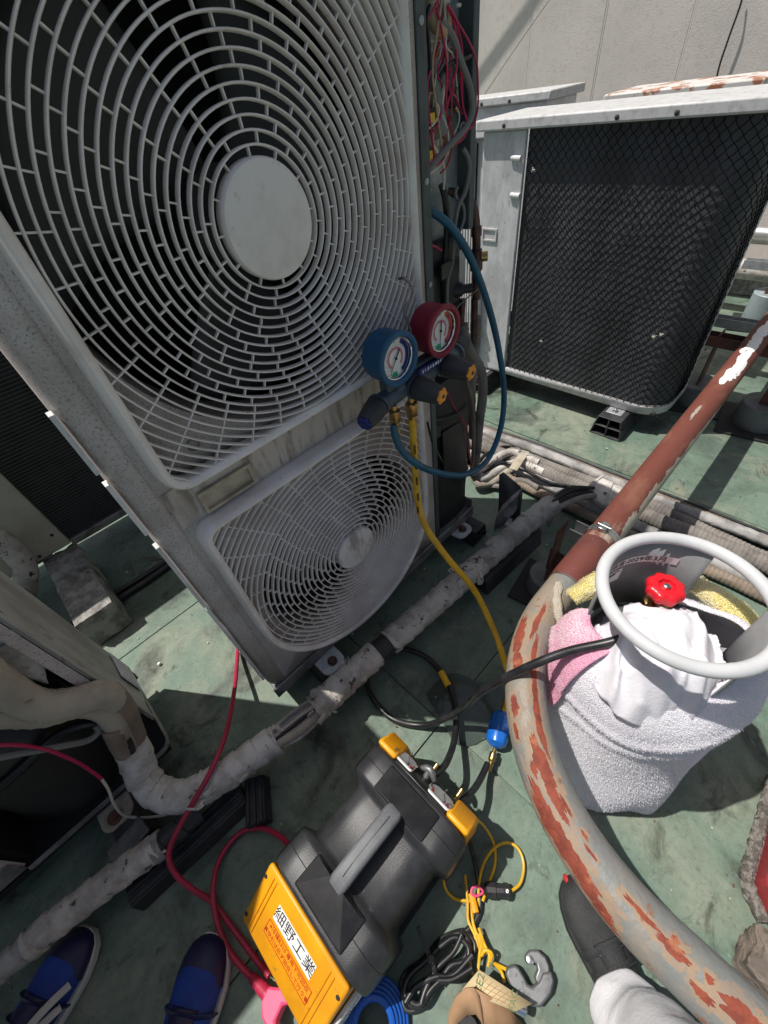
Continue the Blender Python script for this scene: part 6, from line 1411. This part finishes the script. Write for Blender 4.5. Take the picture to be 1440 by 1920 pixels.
text('strip_lettering', 'FAC', .018, G['inkgreen'], S4[3].lerp(S4[2],.5)-ux*.022+n_*.003, Matrix((uy, -ux, n_)).transposed(), ps, ext=.0001)
for q in range(7): bm = NB(); a = S4[0].lerp(S4[3],.2+.1*q); b = S4[1].lerp(S4[2],.2+.1*q); a2 = a.lerp(b,.12); b2 = a.lerp(b,.85); obox(bm, a2.lerp(b2,.5)+n_*.0024, ((b2-a2).length,.0008,.0005), Matrix(((b2-a2).normalized(), n_.cross((b2-a2).normalized()), n_)).transposed()); obj('grid_line', bm, G['inkbrown'], ps)
for q in range(3): bm = NB(); a = S4[0].lerp(S4[1],.25+.22*q); b = S4[3].lerp(S4[2],.25+.22*q); a2 = a.lerp(b,.25); b2 = a.lerp(b,.75); obox(bm, a2.lerp(b2,.5)+n_*.0028, ((b2-a2).length,.0008,.0005), Matrix(((b2-a2).normalized(), n_.cross((b2-a2).normalized()), n_)).transposed()); obj('grid_line', bm, G['inkbrown'], ps)
bm = NB(); p0, p1 = at(966,1886,z=.05), at(988,1898,z=.05); cyl(bm, p0, p1, .011, 18); obj('metal_roller', bm, G['chrome'], KB, bevel=.003)
bm = NB(); q = at(878,1925,z=.03); lathe(bm, [(.022,-.01),(.024,0),(.020,.03)], q, (0,0,1), 18); obj('dark_core', bm, G['rubber'], KB)
BT = thing('blue_hose_coil', 'coil of flat blue plastic hose at the bottom edge by the coiled cable', 'hose', tuple(at(695,1915,z=0)))
for q in range(5):
    c = at(700,1925,z=.012+.008*q); r = .075-.008*q; bm = NB(); tube(bm, [c+Vector((r*math.cos(t), r*math.sin(t)*.95, .010*math.sin(t+.8))) for t in [2*math.pi*i/40 for i in range(40)]], .007, 8, closed=True, flat=(1,.6)); obj('hose_turn', bm, G['bluetray'], BT)
# right edge: red painted base and stone
bm = NB(); prism(bm, [(.545,-.480),(.80,-.470),(.80,-.72),(.505,-.72),(.490,-.530)], (0,0,.0), Matrix.Identity(3), .085); tag(obj('red_base', bm, G['redsteel'], loc=(.65,-.60,0), bevel=.008), 'red painted steel base at the lower right edge', 'base')
bm = NB(); P = [Vector((.82,-.458,.02)), Vector((.70,-.462,.022)), Vector((.60,-.468,.02)), Vector((.54,-.472,.02)), Vector((.49,-.520,.018))]
tube(bm, spl(P, 14), .015, 14, rf=lambda s, a, i: .007*nz((s*60, math.cos(a)*3, math.sin(a)*3), 1)); tag(obj('mortar_edge', bm, G['grit'], loc=(.66,-.46,0), ang=25), 'gritty mortar edge beside the red base at the right', 'mortar')
rough_block('stone', 'brown rounded stone block at the lower right edge below the red base', 'stone', .365, .465, -.64, -.495, .075, 'stone', 7, .014)
# thin puddle by the blue filter
bm = NB(); pts = [(800,1300),(835,1268),(868,1266),(900,1280),(935,1278),(948,1310),(944,1345),(920,1372),(896,1392),(862,1398),(840,1376),(826,1342)]
P = spl([at(x,y,z=.0032) for x,y in pts], 6, True); bm.faces.new([bm.verts.new(p+Vector((.008*nz(p,40),.008*nz(p,40,5),0))) for p in P]); tag(obj('puddle', bm, G['wet'], loc=at(880,1330,z=0)), 'thin wet puddle on the floor beside the blue filter', 'puddle')

# loose specks of grit, paint chips and tape scraps on the floor
rg = random.Random(91); bm = NB()
for q in range(420):
    x, y = rg.uniform(-1.0, 2.4), rg.uniform(-.7, 1.9); s = rg.choice((.001,.0013,.0018,.0022,.0035))*rg.uniform(.7,1.4); obox(bm, (x, y, .003+s*.3), (s*rg.uniform(1,2.6), s, s*.6), rz(rg.uniform(0,3)))
o = obj('floor_grit', bm, G['tapewhite'], smooth=False); o['label'] = 'specks of pale grit and paint chips scattered on the floor'; o['category'] = 'grit'; kind(o, 'stuff')
bm = NB()
for q in range(500):
    x, y = rg.uniform(-1.0, 2.4), rg.uniform(-.7, 1.9); s = rg.choice((.0013,.0018,.0028))*rg.uniform(.7,1.4); obox(bm, (x, y, .003+s*.2), (s*rg.uniform(1,2.2), s, s*.5), rz(rg.uniform(0,3)))
o = obj('floor_dirt', bm, G['rustdark'], smooth=False); o['label'] = 'dark crumbs of dirt scattered on the floor'; o['category'] = 'dirt'; kind(o, 'stuff')
